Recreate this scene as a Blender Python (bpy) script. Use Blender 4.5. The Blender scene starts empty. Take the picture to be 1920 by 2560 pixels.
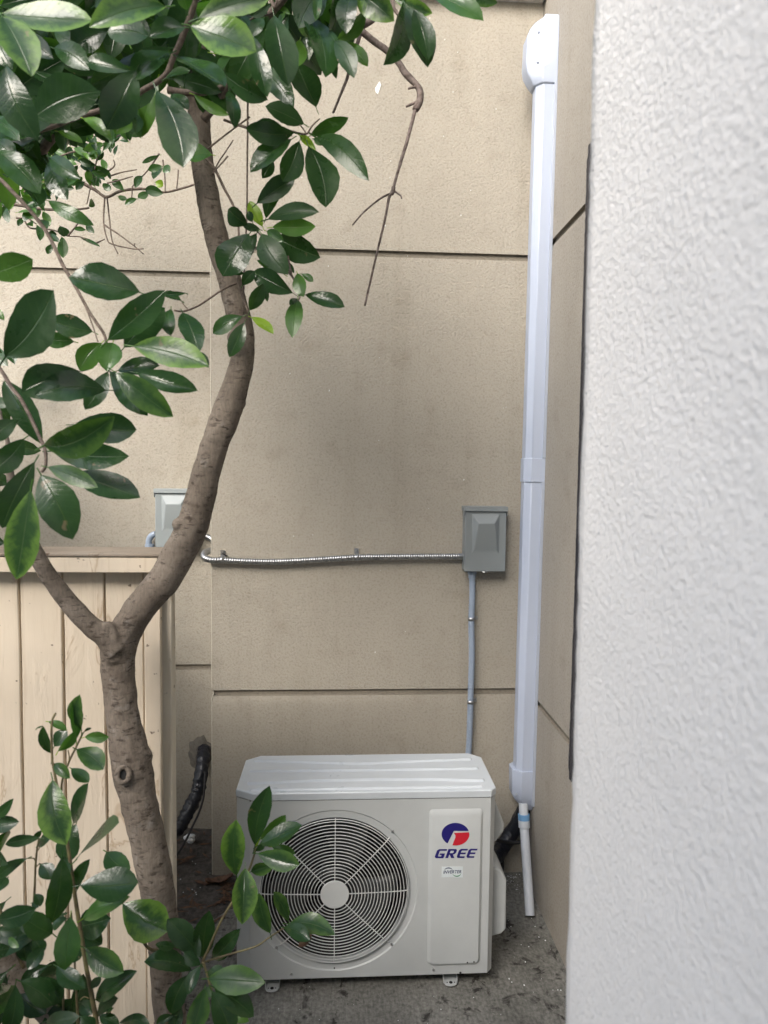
import bpy, bmesh, math, random
from mathutils import Vector, Matrix, noise
R = math.radians
sc = bpy.context.scene
col = sc.collection
random.seed(7)

# ------------------------------------------------------------------ camera
CW, CH, CF = 1920.0, 2560.0, 1733.0            # photograph frame and focal length in its pixels
CAM = Vector((-0.6989, -2.5236, 1.5261))
YAW, PITCH, ROLL = -0.0600, -0.0602, 0.0119
_f = Vector((-math.sin(YAW), math.cos(YAW), 0)); _r = Vector((math.cos(YAW), math.sin(YAW), 0)); _u = Vector((0, 0, 1))
FWD = _f*math.cos(PITCH) + _u*math.sin(PITCH); _u2 = -_f*math.sin(PITCH) + _u*math.cos(PITCH)
RT = _r*math.cos(ROLL) + _u2*math.sin(ROLL); UP = -_r*math.sin(ROLL) + _u2*math.cos(ROLL)
cd = bpy.data.cameras.new('camera'); cam = bpy.data.objects.new('camera', cd); col.objects.link(cam)
M = Matrix((RT, UP, -FWD)).transposed().to_4x4(); M.translation = CAM; cam.matrix_world = M
cd.sensor_fit = 'VERTICAL'; cd.sensor_height = 36; cd.sensor_width = 27; cd.lens = CF/CH*36
cd.clip_start = 0.02; cd.clip_end = 500
cd.dof.use_dof = True; cd.dof.focus_distance = 2.2; cd.dof.aperture_fstop = 6.0
sc.camera = cam

# ------------------------------------------------------------------ light
SUN_EL, SUN_AZ = 36, 212       # elevation; azimuth the light comes from (degrees, 0 = +Y, clockwise)
w = bpy.data.worlds.new('World'); sc.world = w; w.use_nodes = True
nt = w.node_tree; bg = nt.nodes['Background']; sky = nt.nodes.new('ShaderNodeTexSky')
sky.sky_type = 'NISHITA'; sky.sun_disc = False; sky.sun_elevation = R(SUN_EL); sky.sun_rotation = R(SUN_AZ)
sky.dust_density = 4.0; sky.air_density = 1.0; sky.ozone_density = 1.0
nt.links.new(sky.outputs[0], bg.inputs[0]); bg.inputs[1].default_value = 0.15
sd = bpy.data.lights.new('sun', 'SUN'); sun = bpy.data.objects.new('sun', sd); col.objects.link(sun)
sd.energy = 1.55; sd.angle = R(34); sd.color = (1.0, 0.992, 0.975)
az = R(SUN_AZ); el = R(SUN_EL)
dirv = Vector((math.sin(az)*math.cos(el), math.cos(az)*math.cos(el), math.sin(el)))
sun.rotation_euler = (-dirv).to_track_quat('-Z', 'Y').to_euler(); sun.location = (0, -5, 8)
sc.view_settings.view_transform = 'Standard'; sc.view_settings.look = 'None'
sc.view_settings.exposure = 1.42; sc.view_settings.gamma = 1.0

# ------------------------------------------------------------------ pixel -> point
def ray(x, y): return FWD + RT*((x-CW/2)/CF) - UP*((y-CH/2)/CF)
def at(x, y, ax, v):
    d = ray(x, y); i = 'XYZ'.index(ax); return CAM + d*((v-CAM[i])/d[i])
def pd(x, y, t): return CAM + ray(x, y)*t

# ------------------------------------------------------------------ materials
def mat(name, base=(.5, .5, .5), rough=.6, metal=0.0, spec=.5):
    m = bpy.data.materials.new(name); m.use_nodes = True
    b = m.node_tree.nodes['Principled BSDF']
    b.inputs['Base Color'].default_value = (*base, 1); b.inputs['Roughness'].default_value = rough
    b.inputs['Metallic'].default_value = metal; b.inputs['Specular IOR Level'].default_value = spec
    return m, m.node_tree, b
def N(nt, t, **k):
    n = nt.nodes.new(t)
    for a, v in k.items(): setattr(n, a, v)
    return n
def noise_n(nt, scale, detail=4, rough=.55, vec=None, dist=0):
    n = N(nt, 'ShaderNodeTexNoise'); n.inputs['Scale'].default_value = scale; n.inputs['Detail'].default_value = detail
    n.inputs['Roughness'].default_value = rough; n.inputs['Distortion'].default_value = dist
    if vec is not None: nt.links.new(vec, n.inputs['Vector'])
    return n
def coords(nt, scale=(1, 1, 1)):
    c = N(nt, 'ShaderNodeTexCoord'); mp = N(nt, 'ShaderNodeMapping'); mp.inputs['Scale'].default_value = scale
    nt.links.new(c.outputs['Object'], mp.inputs['Vector']); return mp.outputs[0]
def ramp(nt, fac, stops):
    r = N(nt, 'ShaderNodeValToRGB'); nt.links.new(fac, r.inputs[0]); e = r.color_ramp.elements
    while len(e) < len(stops): e.new(.5)
    for s, (p, c) in zip(e, stops):
        s.position = p; s.color = (*c, 1) if len(c) == 3 else c
    return r
def mix(nt, a, b, fac, mode='MIX'):
    m = N(nt, 'ShaderNodeMix', data_type='RGBA', blend_type=mode)
    for s, v in ((m.inputs['Factor'], fac), (m.inputs['A'], a), (m.inputs['B'], b)):
        if hasattr(v, 'is_linked'): nt.links.new(v, s)
        elif isinstance(v, (int, float)): s.default_value = v
        else: s.default_value = (*v, 1)
    return m.outputs['Result']
def bump(nt, b, h, strength, dist, prev=None):
    n = N(nt, 'ShaderNodeBump'); n.inputs['Strength'].default_value = strength; n.inputs['Distance'].default_value = dist
    nt.links.new(h, n.inputs['Height'])
    if prev is not None: nt.links.new(prev, n.inputs['Normal'])
    nt.links.new(n.outputs[0], b.inputs['Normal']); return n.outputs[0]
def math_n(nt, op, a, b=None, clamp=False):
    m = N(nt, 'ShaderNodeMath', operation=op); m.use_clamp = clamp
    for i, v in ((0, a), (1, b)):
        if v is None: continue
        if hasattr(v, 'is_linked'): nt.links.new(v, m.inputs[i])
        else: m.inputs[i].default_value = v
    return m.outputs[0]

def stucco(name, c1, c2, grain=150, strength=.7, stain=(.8, .78, .74), depth=.0025):
    m, nt, b = mat(name, c1, .9, spec=.25)
    v = coords(nt)
    n1 = noise_n(nt, grain, 3, .6, v, .3); n2 = noise_n(nt, grain*2.7, 2, .5, v); n3 = noise_n(nt, 1.7, 5, .6, v)
    n4 = noise_n(nt, 9, 4, .6, v)
    base = mix(nt, c1, c2, ramp(nt, n3.outputs[0], [(.35, (0, 0, 0)), (.68, (1, 1, 1))]).outputs[0])
    # grime held in the low spots of the texture, a few blotches
    g = ramp(nt, n1.outputs[0], [(.30, (.80, .79, .77)), (.52, (1, 1, 1))]).outputs[0]
    base = mix(nt, base, g, 1.0, 'MULTIPLY')
    bl = ramp(nt, n4.outputs[0], [(.55, (1, 1, 1)), (.75, stain)]).outputs[0]
    base = mix(nt, base, bl, .6, 'MULTIPLY')
    st = noise_n(nt, 5, 4, .6, coords(nt, (2.2, 2.2, .16)))
    base = mix(nt, base, ramp(nt, st.outputs[0], [(.52, (1, 1, 1)), (.72, (.86, .85, .82))]).outputs[0], .45, 'MULTIPLY')
    nt.links.new(base, b.inputs['Base Color'])
    h = math_n(nt, 'ADD', math_n(nt, 'ADD', n1.outputs[0], math_n(nt, 'MULTIPLY', n2.outputs[0], .35)), math_n(nt, 'MULTIPLY', noise_n(nt, 24, 2, .5, v).outputs[0], .3))
    bump(nt, b, h, strength, depth)
    return m
WALL = stucco('stucco_paint', (.362, .335, .284), (.405, .375, .318), 130, .9, depth=.0036)
WALL2 = stucco('stucco_paint_side', (.345, .32, .28), (.39, .362, .318), 130, .5)
PALE, _nt, _b = mat('stucco_pale', (.72, .72, .72), .85, spec=.2)
_v = coords(_nt); _n1 = noise_n(_nt, 160, 2, .5, _v, .2); _n2 = noise_n(_nt, 210, 2, .5, _v); _n3 = noise_n(_nt, 2.5, 5, .6, _v)
_nt.links.new(ramp(_nt, _n3.outputs[0], [(.3, (.70, .69, .665)), (.7, (.76, .75, .725))]).outputs[0], _b.inputs['Base Color'])
bump(_nt, _b, math_n(_nt, 'ADD', _n1.outputs[0], math_n(_nt, 'MULTIPLY', _n2.outputs[0], .3)), .65, .003)
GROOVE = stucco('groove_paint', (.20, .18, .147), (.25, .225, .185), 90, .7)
BEAD = stucco('bead_bright_edge', (.50, .47, .40), (.60, .57, .5), 200, .5)  # paler than the wall: the corner's catch of light is in the colour
COPE = stucco('coping_stone', (.6, .58, .55), (.68, .66, .63), 60, .9)

def concrete():
    m, nt, b = mat('concrete', (.2, .18, .16), .85, spec=.3)
    v = coords(nt); vs = coords(nt, (1, .2, 1))
    big = noise_n(nt, 3.0, 6, .62, v); fine = noise_n(nt, 90, 4, .6, v); streak = noise_n(nt, 130, 3, .6, vs, .2)
    spots = noise_n(nt, 26, 4, .62, v, .5); sp2 = noise_n(nt, 8, 5, .65, v, .8)
    c = mix(nt, (.13, .128, .115), (.25, .245, .225), ramp(nt, big.outputs[0], [(.3, (0, 0, 0)), (.7, (1, 1, 1))]).outputs[0])
    c = mix(nt, c, ramp(nt, streak.outputs[0], [(.30, (.62, .62, .6)), (.6, (1.12, 1.12, 1.1))]).outputs[0], .6, 'MULTIPLY')
    c = mix(nt, c, ramp(nt, fine.outputs[0], [(.3, (.55, .55, .55)), (.65, (1.3, 1.3, 1.3))]).outputs[0], .8, 'MULTIPLY')
    dk = math_n(nt, 'MULTIPLY', ramp(nt, spots.outputs[0], [(.51, (0, 0, 0)), (.57, (1, 1, 1))]).outputs[0],
                ramp(nt, sp2.outputs[0], [(.49, (0, 0, 0)), (.58, (1, 1, 1))]).outputs[0])
    c = mix(nt, c, (.022, .02, .018), math_n(nt, 'MULTIPLY', dk, .9))
    nt.links.new(c, b.inputs['Base Color'])
    h = math_n(nt, 'ADD', math_n(nt, 'MULTIPLY', streak.outputs[0], .8), fine.outputs[0])
    bump(nt, b, h, .8, .003)
    return m
CONC = concrete()

def wood(name, c1, c2, cap=False):
    m, nt, b = mat(name, c1, .75, spec=.25)
    vs = coords(nt, (1, 1, .05)) if not cap else coords(nt, (.05, 1, 1))
    v = coords(nt)
    gr = noise_n(nt, 70, 4, .65, vs, .6); pe = noise_n(nt, 16, 4, .6, coords(nt, (1, 1, .3)), .6); dt = noise_n(nt, 60, 2, .5, v); big = noise_n(nt, 3, 4, .6, v)
    c = mix(nt, c1, c2, ramp(nt, big.outputs[0], [(.35, (0, 0, 0)), (.7, (1, 1, 1))]).outputs[0])
    c = mix(nt, c, ramp(nt, gr.outputs[0], [(.28, (.72, .66, .58)), (.45, (1, 1, 1))]).outputs[0], .45, 'MULTIPLY')
    # flaked paint: thin irregular edges and a few bare spots
    ed = ramp(nt, pe.outputs[0], [(.60, (1, 1, 1)), (.625, (.62, .52, .42)), (.65, (1, 1, 1))]).outputs[0]
    c = mix(nt, c, ed, .7, 'MULTIPLY')
    kn = ramp(nt, dt.outputs[0], [(.70, (0, 0, 0)), (.74, (1, 1, 1))]).outputs[0]
    c = mix(nt, c, (.09, .055, .035), math_n(nt, 'MULTIPLY', kn, .8))
    nt.links.new(c, b.inputs['Base Color'])
    fl = ramp(nt, pe.outputs[0], [(.5, (0, 0, 0)), (.62, (1, 1, 1))]).outputs[0]
    h = math_n(nt, 'ADD', math_n(nt, 'MULTIPLY', gr.outputs[0], .6), math_n(nt, 'MULTIPLY', fl, .6))
    bump(nt, b, h, .7, .0022)
    return m
FENCE = wood('fence_paint', (.64, .55, .43), (.70, .61, .485))
FTRIM = wood('fence_trim_paint', (.62, .565, .46), (.66, .60, .50))
FCAP = wood('fence_weathered', (.22, .18, .14), (.36, .31, .25), True)

def bark():
    m, nt, b = mat('bark', (.15, .11, .085), .85, spec=.25)
    v = coords(nt); vh = coords(nt, (1, 1, 2.6)); vv = coords(nt, (1, 1, .3))
    big = noise_n(nt, 9, 5, .6, v); len_ = noise_n(nt, 62, 3, .55, vh, .4); fin = noise_n(nt, 260, 3, .6, vv); lich = noise_n(nt, 34, 4, .6, v)
    c = mix(nt, (.115, .092, .072), (.215, .182, .148), ramp(nt, big.outputs[0], [(.3, (0, 0, 0)), (.7, (1, 1, 1))]).outputs[0])
    c = mix(nt, c, (.28, .26, .235), ramp(nt, lich.outputs[0], [(.58, (0, 0, 0)), (.75, (.55, .55, .55))]).outputs[0])
    c = mix(nt, c, (.045, .034, .026), math_n(nt, 'MULTIPLY', ramp(nt, len_.outputs[0], [(.52, (0, 0, 0)), (.66, (.85, .85, .85))]).outputs[0], ramp(nt, lich.outputs[0], [(.38, (0, 0, 0)), (.56, (1, 1, 1))]).outputs[0]))
    c = mix(nt, c, ramp(nt, fin.outputs[0], [(.3, (.7, .7, .7)), (.7, (1.2, 1.2, 1.2))]).outputs[0], .7, 'MULTIPLY')
    nt.links.new(c, b.inputs['Base Color'])
    h = math_n(nt, 'ADD', math_n(nt, 'MULTIPLY', len_.outputs[0], -1.0), math_n(nt, 'MULTIPLY', fin.outputs[0], .5))
    bump(nt, b, math_n(nt, 'ADD', h, big.outputs[0]), .7, .0022)
    return m
BARK = bark()
TWIG, _nt, _b = mat('twig_bark', (.13, .095, .075), .8)
_n = noise_n(_nt, 120, 3, .6, coords(_nt)); _nt.links.new(ramp(_nt, _n.outputs[0], [(.3, (.07, .05, .04)), (.7, (.2, .155, .125))]).outputs[0], _b.inputs['Base Color']); bump(_nt, _b, _n.outputs[0], .5, .001)
DTWIG, _nt, _b = mat('dry_twig_bark', (.19, .15, .14), .85)
_n = noise_n(_nt, 90, 3, .6, coords(_nt)); _nt.links.new(ramp(_nt, _n.outputs[0], [(.3, (.085, .06, .05)), (.7, (.27, .22, .20))]).outputs[0], _b.inputs['Base Color']); bump(_nt, _b, _n.outputs[0], .6, .001)
GSTEM, _nt, _b = mat('green_stem', (.13, .12, .05), .6)
_n = noise_n(_nt, 60, 3, .6, coords(_nt)); _nt.links.new(ramp(_nt, _n.outputs[0], [(.3, (.10, .07, .04)), (.7, (.19, .17, .07))]).outputs[0], _b.inputs['Base Color'])

def leafmat():
    m, nt, b = mat('leaf', (.05, .1, .04), .34, spec=.5)
    at_ = N(nt, 'ShaderNodeAttribute', attribute_name='leaf'); sp = N(nt, 'ShaderNodeSeparateColor'); nt.links.new(at_.outputs['Color'], sp.inputs[0])
    tone, marg, rnd = sp.outputs[0], sp.outputs[1], sp.outputs[2]
    uv = N(nt, 'ShaderNodeUVMap', uv_map='UVMap'); sx = N(nt, 'ShaderNodeSeparateXYZ'); nt.links.new(uv.outputs[0], sx.inputs[0])
    t = sx.outputs[0]; s = math_n(nt, 'ABSOLUTE', math_n(nt, 'SUBTRACT', math_n(nt, 'MULTIPLY', sx.outputs[1], 2.0), 1.0))
    v = coords(nt); nb = noise_n(nt, 55, 3, .6, v); nl = noise_n(nt, 22, 3, .6, v)
    # pigment: deep green -> yellow green by age
    c = ramp(nt, tone, [(0, (.020, .052, .020)), (.25, (.042, .108, .034)), (.6, (.090, .195, .034)), (1, (.22, .34, .035))]).outputs[0]
    c = mix(nt, c, ramp(nt, nl.outputs[0], [(.3, (.7, .75, .72)), (.7, (1.25, 1.2, 1.05))]).outputs[0], .8, 'MULTIPLY')
    # light margin, ragged between the side veins
    vein = N(nt, 'ShaderNodeTexWave', wave_type='BANDS', bands_direction='X', wave_profile='SIN')
    cb = N(nt, 'ShaderNodeCombineXYZ'); nt.links.new(math_n(nt, 'SUBTRACT', t, math_n(nt, 'MULTIPLY', s, .16)), cb.inputs[0])
    nt.links.new(cb.outputs[0], vein.inputs['Vector']); vein.inputs['Scale'].default_value = 3.4; vein.inputs['Distortion'].default_value = 0
    vl = ramp(nt, vein.outputs[0], [(.86, (0, 0, 0)), (1, (1, 1, 1))]).outputs[0]
    tip = math_n(nt, 'MULTIPLY', math_n(nt, 'POWER', t, 3.0), .45)
    e = math_n(nt, 'ADD', math_n(nt, 'ADD', s, tip), math_n(nt, 'MULTIPLY', math_n(nt, 'SUBTRACT', nb.outputs[0], .5), 1.6))
    e = math_n(nt, 'SUBTRACT', e, math_n(nt, 'MULTIPLY', vl, .12))
    mf = math_n(nt, 'MULTIPLY', ramp(nt, e, [(.35, (0, 0, 0)), (1.25, (1, 1, 1))]).outputs[0], marg, True)
    c = mix(nt, c, (.135, .245, .048), mf)
    # midrib and veins a touch paler
    mr = ramp(nt, s, [(.0, (1, 1, 1)), (.045, (0, 0, 0))]).outputs[0]
    c = mix(nt, c, (.13, .20, .08), math_n(nt, 'MULTIPLY', mr, .28))
    c = mix(nt, c, (.08, .14, .05), math_n(nt, 'MULTIPLY', vl, .06))
    # brown scars and dusty patches
    sc_ = noise_n(nt, 30, 3, .6, v, .4)
    c = mix(nt, c, (.20, .15, .10), ramp(nt, sc_.outputs[0], [(.70, (0, 0, 0)), (.74, (.7, .7, .7))]).outputs[0])
    c = mix(nt, c, (.16, .19, .17), ramp(nt, nl.outputs[0], [(.6, (0, 0, 0)), (.85, (.2, .2, .2))]).outputs[0])
    nt.links.new(c, b.inputs['Base Color'])
    nt.links.new(math_n(nt, 'ADD', math_n(nt, 'MULTIPLY', nl.outputs[0], .30), math_n(nt, 'MULTIPLY', rnd, .22)), b.inputs['Roughness'])
    h = math_n(nt, 'ADD', math_n(nt, 'MULTIPLY', mr, -.8), math_n(nt, 'MULTIPLY', vl, -.07))
    bump(nt, b, math_n(nt, 'ADD', h, math_n(nt, 'MULTIPLY', nb.outputs[0], .8)), .55, .0016)
    tr = N(nt, 'ShaderNodeBsdfTranslucent'); nt.links.new(mix(nt, c, (1.6, 1.9, .5), 1.0, 'MULTIPLY'), tr.inputs[0])
    ms = N(nt, 'ShaderNodeMixShader'); ms.inputs[0].default_value = .34
    nt.links.new(b.outputs[0], ms.inputs[1]); nt.links.new(tr.outputs[0], ms.inputs[2])
    nt.links.new(ms.outputs[0], nt.nodes['Material Output'].inputs[0])
    return m
LEAF = leafmat()

def paint(name, c, rough=.35, dirt=.12, spec=.5):
    m, nt, b = mat(name, c, rough, spec=spec)
    v = coords(nt); n = noise_n(nt, 5, 5, .65, v); n2 = noise_n(nt, 45, 3, .6, v); n3 = noise_n(nt, 700, 2, .5, v)
    cc = mix(nt, c, tuple(x*.8 for x in c), math_n(nt, 'MULTIPLY', ramp(nt, n.outputs[0], [(.4, (0, 0, 0)), (.75, (1, 1, 1))]).outputs[0], dirt*4, True))
    cc = mix(nt, cc, (.3, .27, .23), math_n(nt, 'MULTIPLY', ramp(nt, n2.outputs[0], [(.68, (0, 0, 0)), (.8, (1, 1, 1))]).outputs[0], dirt))
    nt.links.new(cc, b.inputs['Base Color'])
    nt.links.new(math_n(nt, 'ADD', math_n(nt, 'MULTIPLY', n.outputs[0], .2), rough-.1), b.inputs['Roughness'])
    bump(nt, b, n3.outputs[0], .08, .0006)
    return m
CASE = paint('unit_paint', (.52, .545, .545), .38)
CAST = paint('unit_paint_skylit', (.58, .625, .66), .30)  # lighter and bluer than the case: skylight painted into the top
WIRE = paint('grille_paint', (.62, .64, .63), .35, .05)
DARK, _, _ = mat('dark_interior', (.012, .012, .012), .8)
BLADE, _, _ = mat('fan_plastic', (.045, .048, .047), .4)
COIL, _, _ = mat('coil_fins', (.03, .033, .036), .5, .3)
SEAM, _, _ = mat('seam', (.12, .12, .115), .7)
SCREW, _, _ = mat('screw_steel', (.55, .55, .56), .3, 1.0)
PVC = paint('duct_plastic', (.43, .485, .60), .33, .03)
PVC2 = paint('duct_base_plastic', (.38, .42, .50), .4, .05)
PIPE = paint('pipe_plastic', (.60, .64, .69), .35, .1)
PRIM, _, _ = mat('primer_blue', (.16, .35, .6), .4)
GREY = paint('enclosure_grey', (.21, .235, .245), .4, .06)
GREYL = paint('enclosure_grey_light', (.29, .325, .335), .4, .06)
GALV, _nt, _b = mat('galvanised_steel', (.5, .51, .52), .32, .95)
_n = noise_n(_nt, 60, 3, .6, coords(_nt)); _nt.links.new(ramp(_nt, _n.outputs[0], [(.3, (.27, .28, .29)), (.7, (.52, .53, .54))]).outputs[0], _b.inputs['Base Color'])
FLEX = paint('flex_conduit_grey', (.27, .33, .42), .38, .05)
BLACK, _nt, _b = mat('black_tape', (.012, .014, .02), .35)
_n = noise_n(_nt, 45, 3, .6, coords(_nt), .8); bump(_nt, _b, _n.outputs[0], .8, .006)
RUB, _, _ = mat('black_rubber', (.015, .015, .017), .6)
STRIP, _nt, _b = mat('black_strip', (.022, .022, .03), .35)
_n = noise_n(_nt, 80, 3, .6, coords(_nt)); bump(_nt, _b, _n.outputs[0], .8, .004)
NAVY, _, _ = mat('logo_blue', (.018, .014, .16), .4)
RED, _, _ = mat('logo_red', (.55, .018, .035), .4)
STICK, _, _ = mat('sticker', (.70, .76, .78), .3)
INK, _, _ = mat('sticker_ink', (.015, .03, .10), .5)
GRN, _, _ = mat('sticker_green', (.02, .22, .09), .5)
WHITE, _, _ = mat('white_scrap', (.75, .77, .78), .4)
CEM = stucco('cement_patch', (.15, .14, .12), (.21, .195, .17), 60, 1.0, depth=.006)
DIRT, _nt, _b = mat('dirt', (.05, .04, .032), .95)
_n = noise_n(_nt, 50, 5, .65, coords(_nt)); _nt.links.new(ramp(_nt, _n.outputs[0], [(.3, (.035, .03, .026)), (.7, (.13, .115, .10))]).outputs[0], _b.inputs['Base Color']); bump(_nt, _b, _n.outputs[0], 1, .008)
DEAD, _nt, _b = mat('dead_leaf', (.12, .06, .035), .7)
_n = noise_n(_nt, 60, 3, .6, coords(_nt)); _nt.links.new(ramp(_nt, _n.outputs[0], [(.3, (.05, .028, .018)), (.7, (.19, .10, .055))]).outputs[0], _b.inputs['Base Color'])

# ------------------------------------------------------------------ mesh helpers
def obj(name, bm, m, parent=None, smooth=True, angle=35, bevel=0, seg=2):
    if bm.faces:
        bmesh.ops.recalc_face_normals(bm, faces=bm.faces)
    me = bpy.data.meshes.new(name); bm.to_mesh(me); bm.free()
    o = bpy.data.objects.new(name, me); col.objects.link(o)
    for mm in (m if isinstance(m, (list, tuple)) else [m]): me.materials.append(mm)
    if parent is not None: o.parent = parent; o.matrix_parent_inverse = parent.matrix_world.inverted()
    if smooth:
        for p in me.polygons: p.use_smooth = True
        if angle < 180: me.set_sharp_from_angle(angle=R(angle))
    if bevel:
        bv = o.modifiers.new('bevel', 'BEVEL'); bv.width = bevel; bv.segments = seg; bv.limit_method = 'ANGLE'; bv.angle_limit = R(35); bv.harden_normals = False
    return o
def empty(name, loc, label, cat, group=None):
    o = bpy.data.objects.new(name, None); o.empty_display_size = .05; col.objects.link(o); o.location = loc
    o['label'] = label; o['category'] = cat
    if group: o['group'] = group
    o.matrix_world = Matrix.Translation(loc); return o
def tag(o, label, cat, group=None):
    o['label'] = label; o['category'] = cat
    if group: o['group'] = group
    return o
def box(bm, x0, x1, y0, y1, z0, z1):
    vs = [bm.verts.new((x, y, z)) for z in (z0, z1) for y in (y0, y1) for x in (x0, x1)]
    for f in ((0, 1, 3, 2), (4, 6, 7, 5), (0, 4, 5, 1), (2, 3, 7, 6), (0, 2, 6, 4), (1, 5, 7, 3)): bm.faces.new([vs[i] for i in f])
def prism(bm, pts, a, b):   # pts: list of Vector on one cap, offset vector a..b
    lo = [bm.verts.new(p+a) for p in pts]; hi = [bm.verts.new(p+b) for p in pts]; n = len(pts)
    bm.faces.new(lo[::-1]); bm.faces.new(hi)
    for i in range(n): bm.faces.new((lo[i], lo[(i+1) % n], hi[(i+1) % n], hi[i]))
def catmull(P, k=6):
    out = []; n = len(P)
    for i in range(n-1):
        p0 = P[max(i-1, 0)]; p1 = P[i]; p2 = P[i+1]; p3 = P[min(i+2, n-1)]
        for j in range(k):
            t = j/k; out.append(tuple(.5*((2*b)+(-a+c)*t+(2*a-5*b+4*c-d)*t*t+(-a+3*b-3*c+d)*t**3) for a, b, c, d in zip(p0, p1, p2, p3)))
    out.append(tuple(P[-1])); return out
def tube(bm, pts, rad, seg=10, k=6, cap=True, jit=0.0, fn=None):
    """pts: Vectors; rad: number or list"""
    if not isinstance(rad, (list, tuple)): rad = [rad]*len(pts)
    P = [(*p, r) for p, r in zip(pts, rad)]
    if k > 1 and len(P) > 2: P = catmull(P, k)
    elif len(P) == 2 and k > 1: P = [tuple(a+(b-a)*i/k for a, b in zip(P[0], P[1])) for i in range(k+1)]
    rings = []; pv = None
    for i, p in enumerate(P):
        c = Vector(p[:3]); a = Vector(P[max(i-1, 0)][:3]); b = Vector(P[min(i+1, len(P)-1)][:3]); t = (b-a).normalized()
        if pv is None:
            pv = t.orthogonal().normalized()
        else:
            pv = (pv - t*pv.dot(t)).normalized()
        q = t.cross(pv); r = p[3]*(1+(fn(i, len(P)) if fn else 0))
        ring = []
        for s in range(seg):
            an = 2*math.pi*s/seg; rr = r*(1+jit*noise.noise(c*40+Vector((s, 0, 0))))
            ring.append(bm.verts.new(c+(pv*math.cos(an)+q*math.sin(an))*rr))
        rings.append(ring)
    for a, b in zip(rings, rings[1:]):
        for s in range(seg): bm.faces.new((a[s], a[(s+1) % seg], b[(s+1) % seg], b[s]))
    if cap: bm.faces.new(rings[0][::-1]); bm.faces.new(rings[-1])
def disc(bm, c, n, r, h=0.0, seg=20, dome=0):
    n = n.normalized(); a = n.orthogonal().normalized(); b = n.cross(a)
    lo = [bm.verts.new(c+(a*math.cos(2*math.pi*i/seg)+b*math.sin(2*math.pi*i/seg))*r) for i in range(seg)]
    hi = [bm.verts.new(v.co+n*h-(v.co-c)*dome) for v in lo]
    bm.faces.new(hi); bm.faces.new(lo[::-1])
    for i in range(seg): bm.faces.new((lo[i], lo[(i+1) % seg], hi[(i+1) % seg], hi[i]))
V = Vector

# ------------------------------------------------------------------ the ground
XJ, RY = -1.1712, .3405        # jog of the back wall and depth of its recess
G1, G2 = 2.2988, .7049         # heights of the two reveals
bm = bmesh.new()
vs = [bm.verts.new(p) for p in ((-40, -40, 0), (40, -40, 0), (40, 40, 0), (-40, 40, 0))]; bm.faces.new(vs)
o = obj('ground', bm, CONC); o['kind'] = 'structure'

# ------------------------------------------------------------------ walls
def wall_sheet(bm, plan, z0, z1, grooves, edge=None, dz=.25):
    """plan: list of (point, outward normal) in XY; profile in z with v-grooves cut in"""
    zs = []
    z = z0
    while z < z1: zs.append((z, 0.0)); z += dz
    zs.append((z1, 0.0))
    zs = [q for q in zs if all(abs(q[0]-g) > .02 for g in grooves)]
    for g in grooves: zs += [(g-.0120, 0), (g-.0100, -.010), (g+.0095, -.0105), (g+.0105, 0)]
    zs.sort()
    rows = []
    for z, d in zs:
        row = []
        for k, (p, n) in enumerate(plan):
            j = V((0, 0, 0))
            if edge == k: j = V((noise.noise(V((z*60, 1, 0)))*.0016+.0008, noise.noise(V((z*45, 9, 0)))*.0014, 0)) + (V((.004, .003, 0))*max(0, 1-abs(z-G2+.02)/.02))
            row.append(bm.verts.new(V((p[0], p[1], z)) + V((n[0], n[1], 0))*d + j))
        rows.append(row)
    for (a, za_), (b, zb_) in zip(zip(rows, zs), zip(rows[1:], zs[1:])):
        for i in range(len(plan)-1):
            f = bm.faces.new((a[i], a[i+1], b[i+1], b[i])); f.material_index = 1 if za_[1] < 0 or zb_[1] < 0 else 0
    return rows
ZT = 3.183
wb = empty('stucco_wall', V((XJ, 0, 0)), 'beige stucco wall with horizontal grooves standing behind the air conditioner', 'wall')
bm = bmesh.new()
n_ = (-.70, -.70)
rows = wall_sheet(bm, [((XJ, RY-.002), (-1, 0)), ((XJ, .006), (-1, 0)), ((XJ, 0), n_), ((XJ+.006, 0), (0, -1)), ((-.002, 0), (0, -1))], -.05, ZT, [G2, G1], 2, .012)
obj('wall_face', bm, [WALL, GROOVE], wb, angle=50)
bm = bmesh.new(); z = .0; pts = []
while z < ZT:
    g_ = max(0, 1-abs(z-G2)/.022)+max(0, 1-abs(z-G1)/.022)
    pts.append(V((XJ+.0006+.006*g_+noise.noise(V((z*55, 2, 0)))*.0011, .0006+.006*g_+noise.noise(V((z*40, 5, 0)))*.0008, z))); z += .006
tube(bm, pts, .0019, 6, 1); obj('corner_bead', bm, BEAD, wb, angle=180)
bm = bmesh.new(); box(bm, XJ-.03, -.002, -.045, .6, ZT, ZT+.09); obj('coping', bm, COPE, wb, bevel=.006)
bm = bmesh.new()     # chip of bare plaster
c = at(945, 219, 'Y', 0)
ps = [(-.010, -.020), (.000, -.028), (.008, -.006), (.013, .012), (.007, .026), (.002, .020), (-.006, .006), (-.013, -.004)]
prism(bm, [c+V((x*.8, 0, z*.8)) for x, z in ps], V((0, -.0015, 0)), V((0, .002, 0))); obj('plaster_chip', bm, WHITE, wb)
bm = bmesh.new()
for _ in range(46):
    x, y = random.uniform(640, 1290), random.choice([random.uniform(30, 700), random.uniform(30, 1800)])
    c = at(x, y, 'Y', -.0012); r = random.uniform(.0006, .0016); l = random.uniform(1, 2.4)
    prism(bm, [c+V((-r, 0, -r*l)), c+V((r, 0, -r*l*.7)), c+V((r*.7, 0, r*l)), c+V((-r*.6, 0, r*l*.8))], V((0, 0, 0)), V((0, .003, 0)))
o = obj('plaster_specks', bm, WHITE, wb); o['kind'] = 'stuff'

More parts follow.
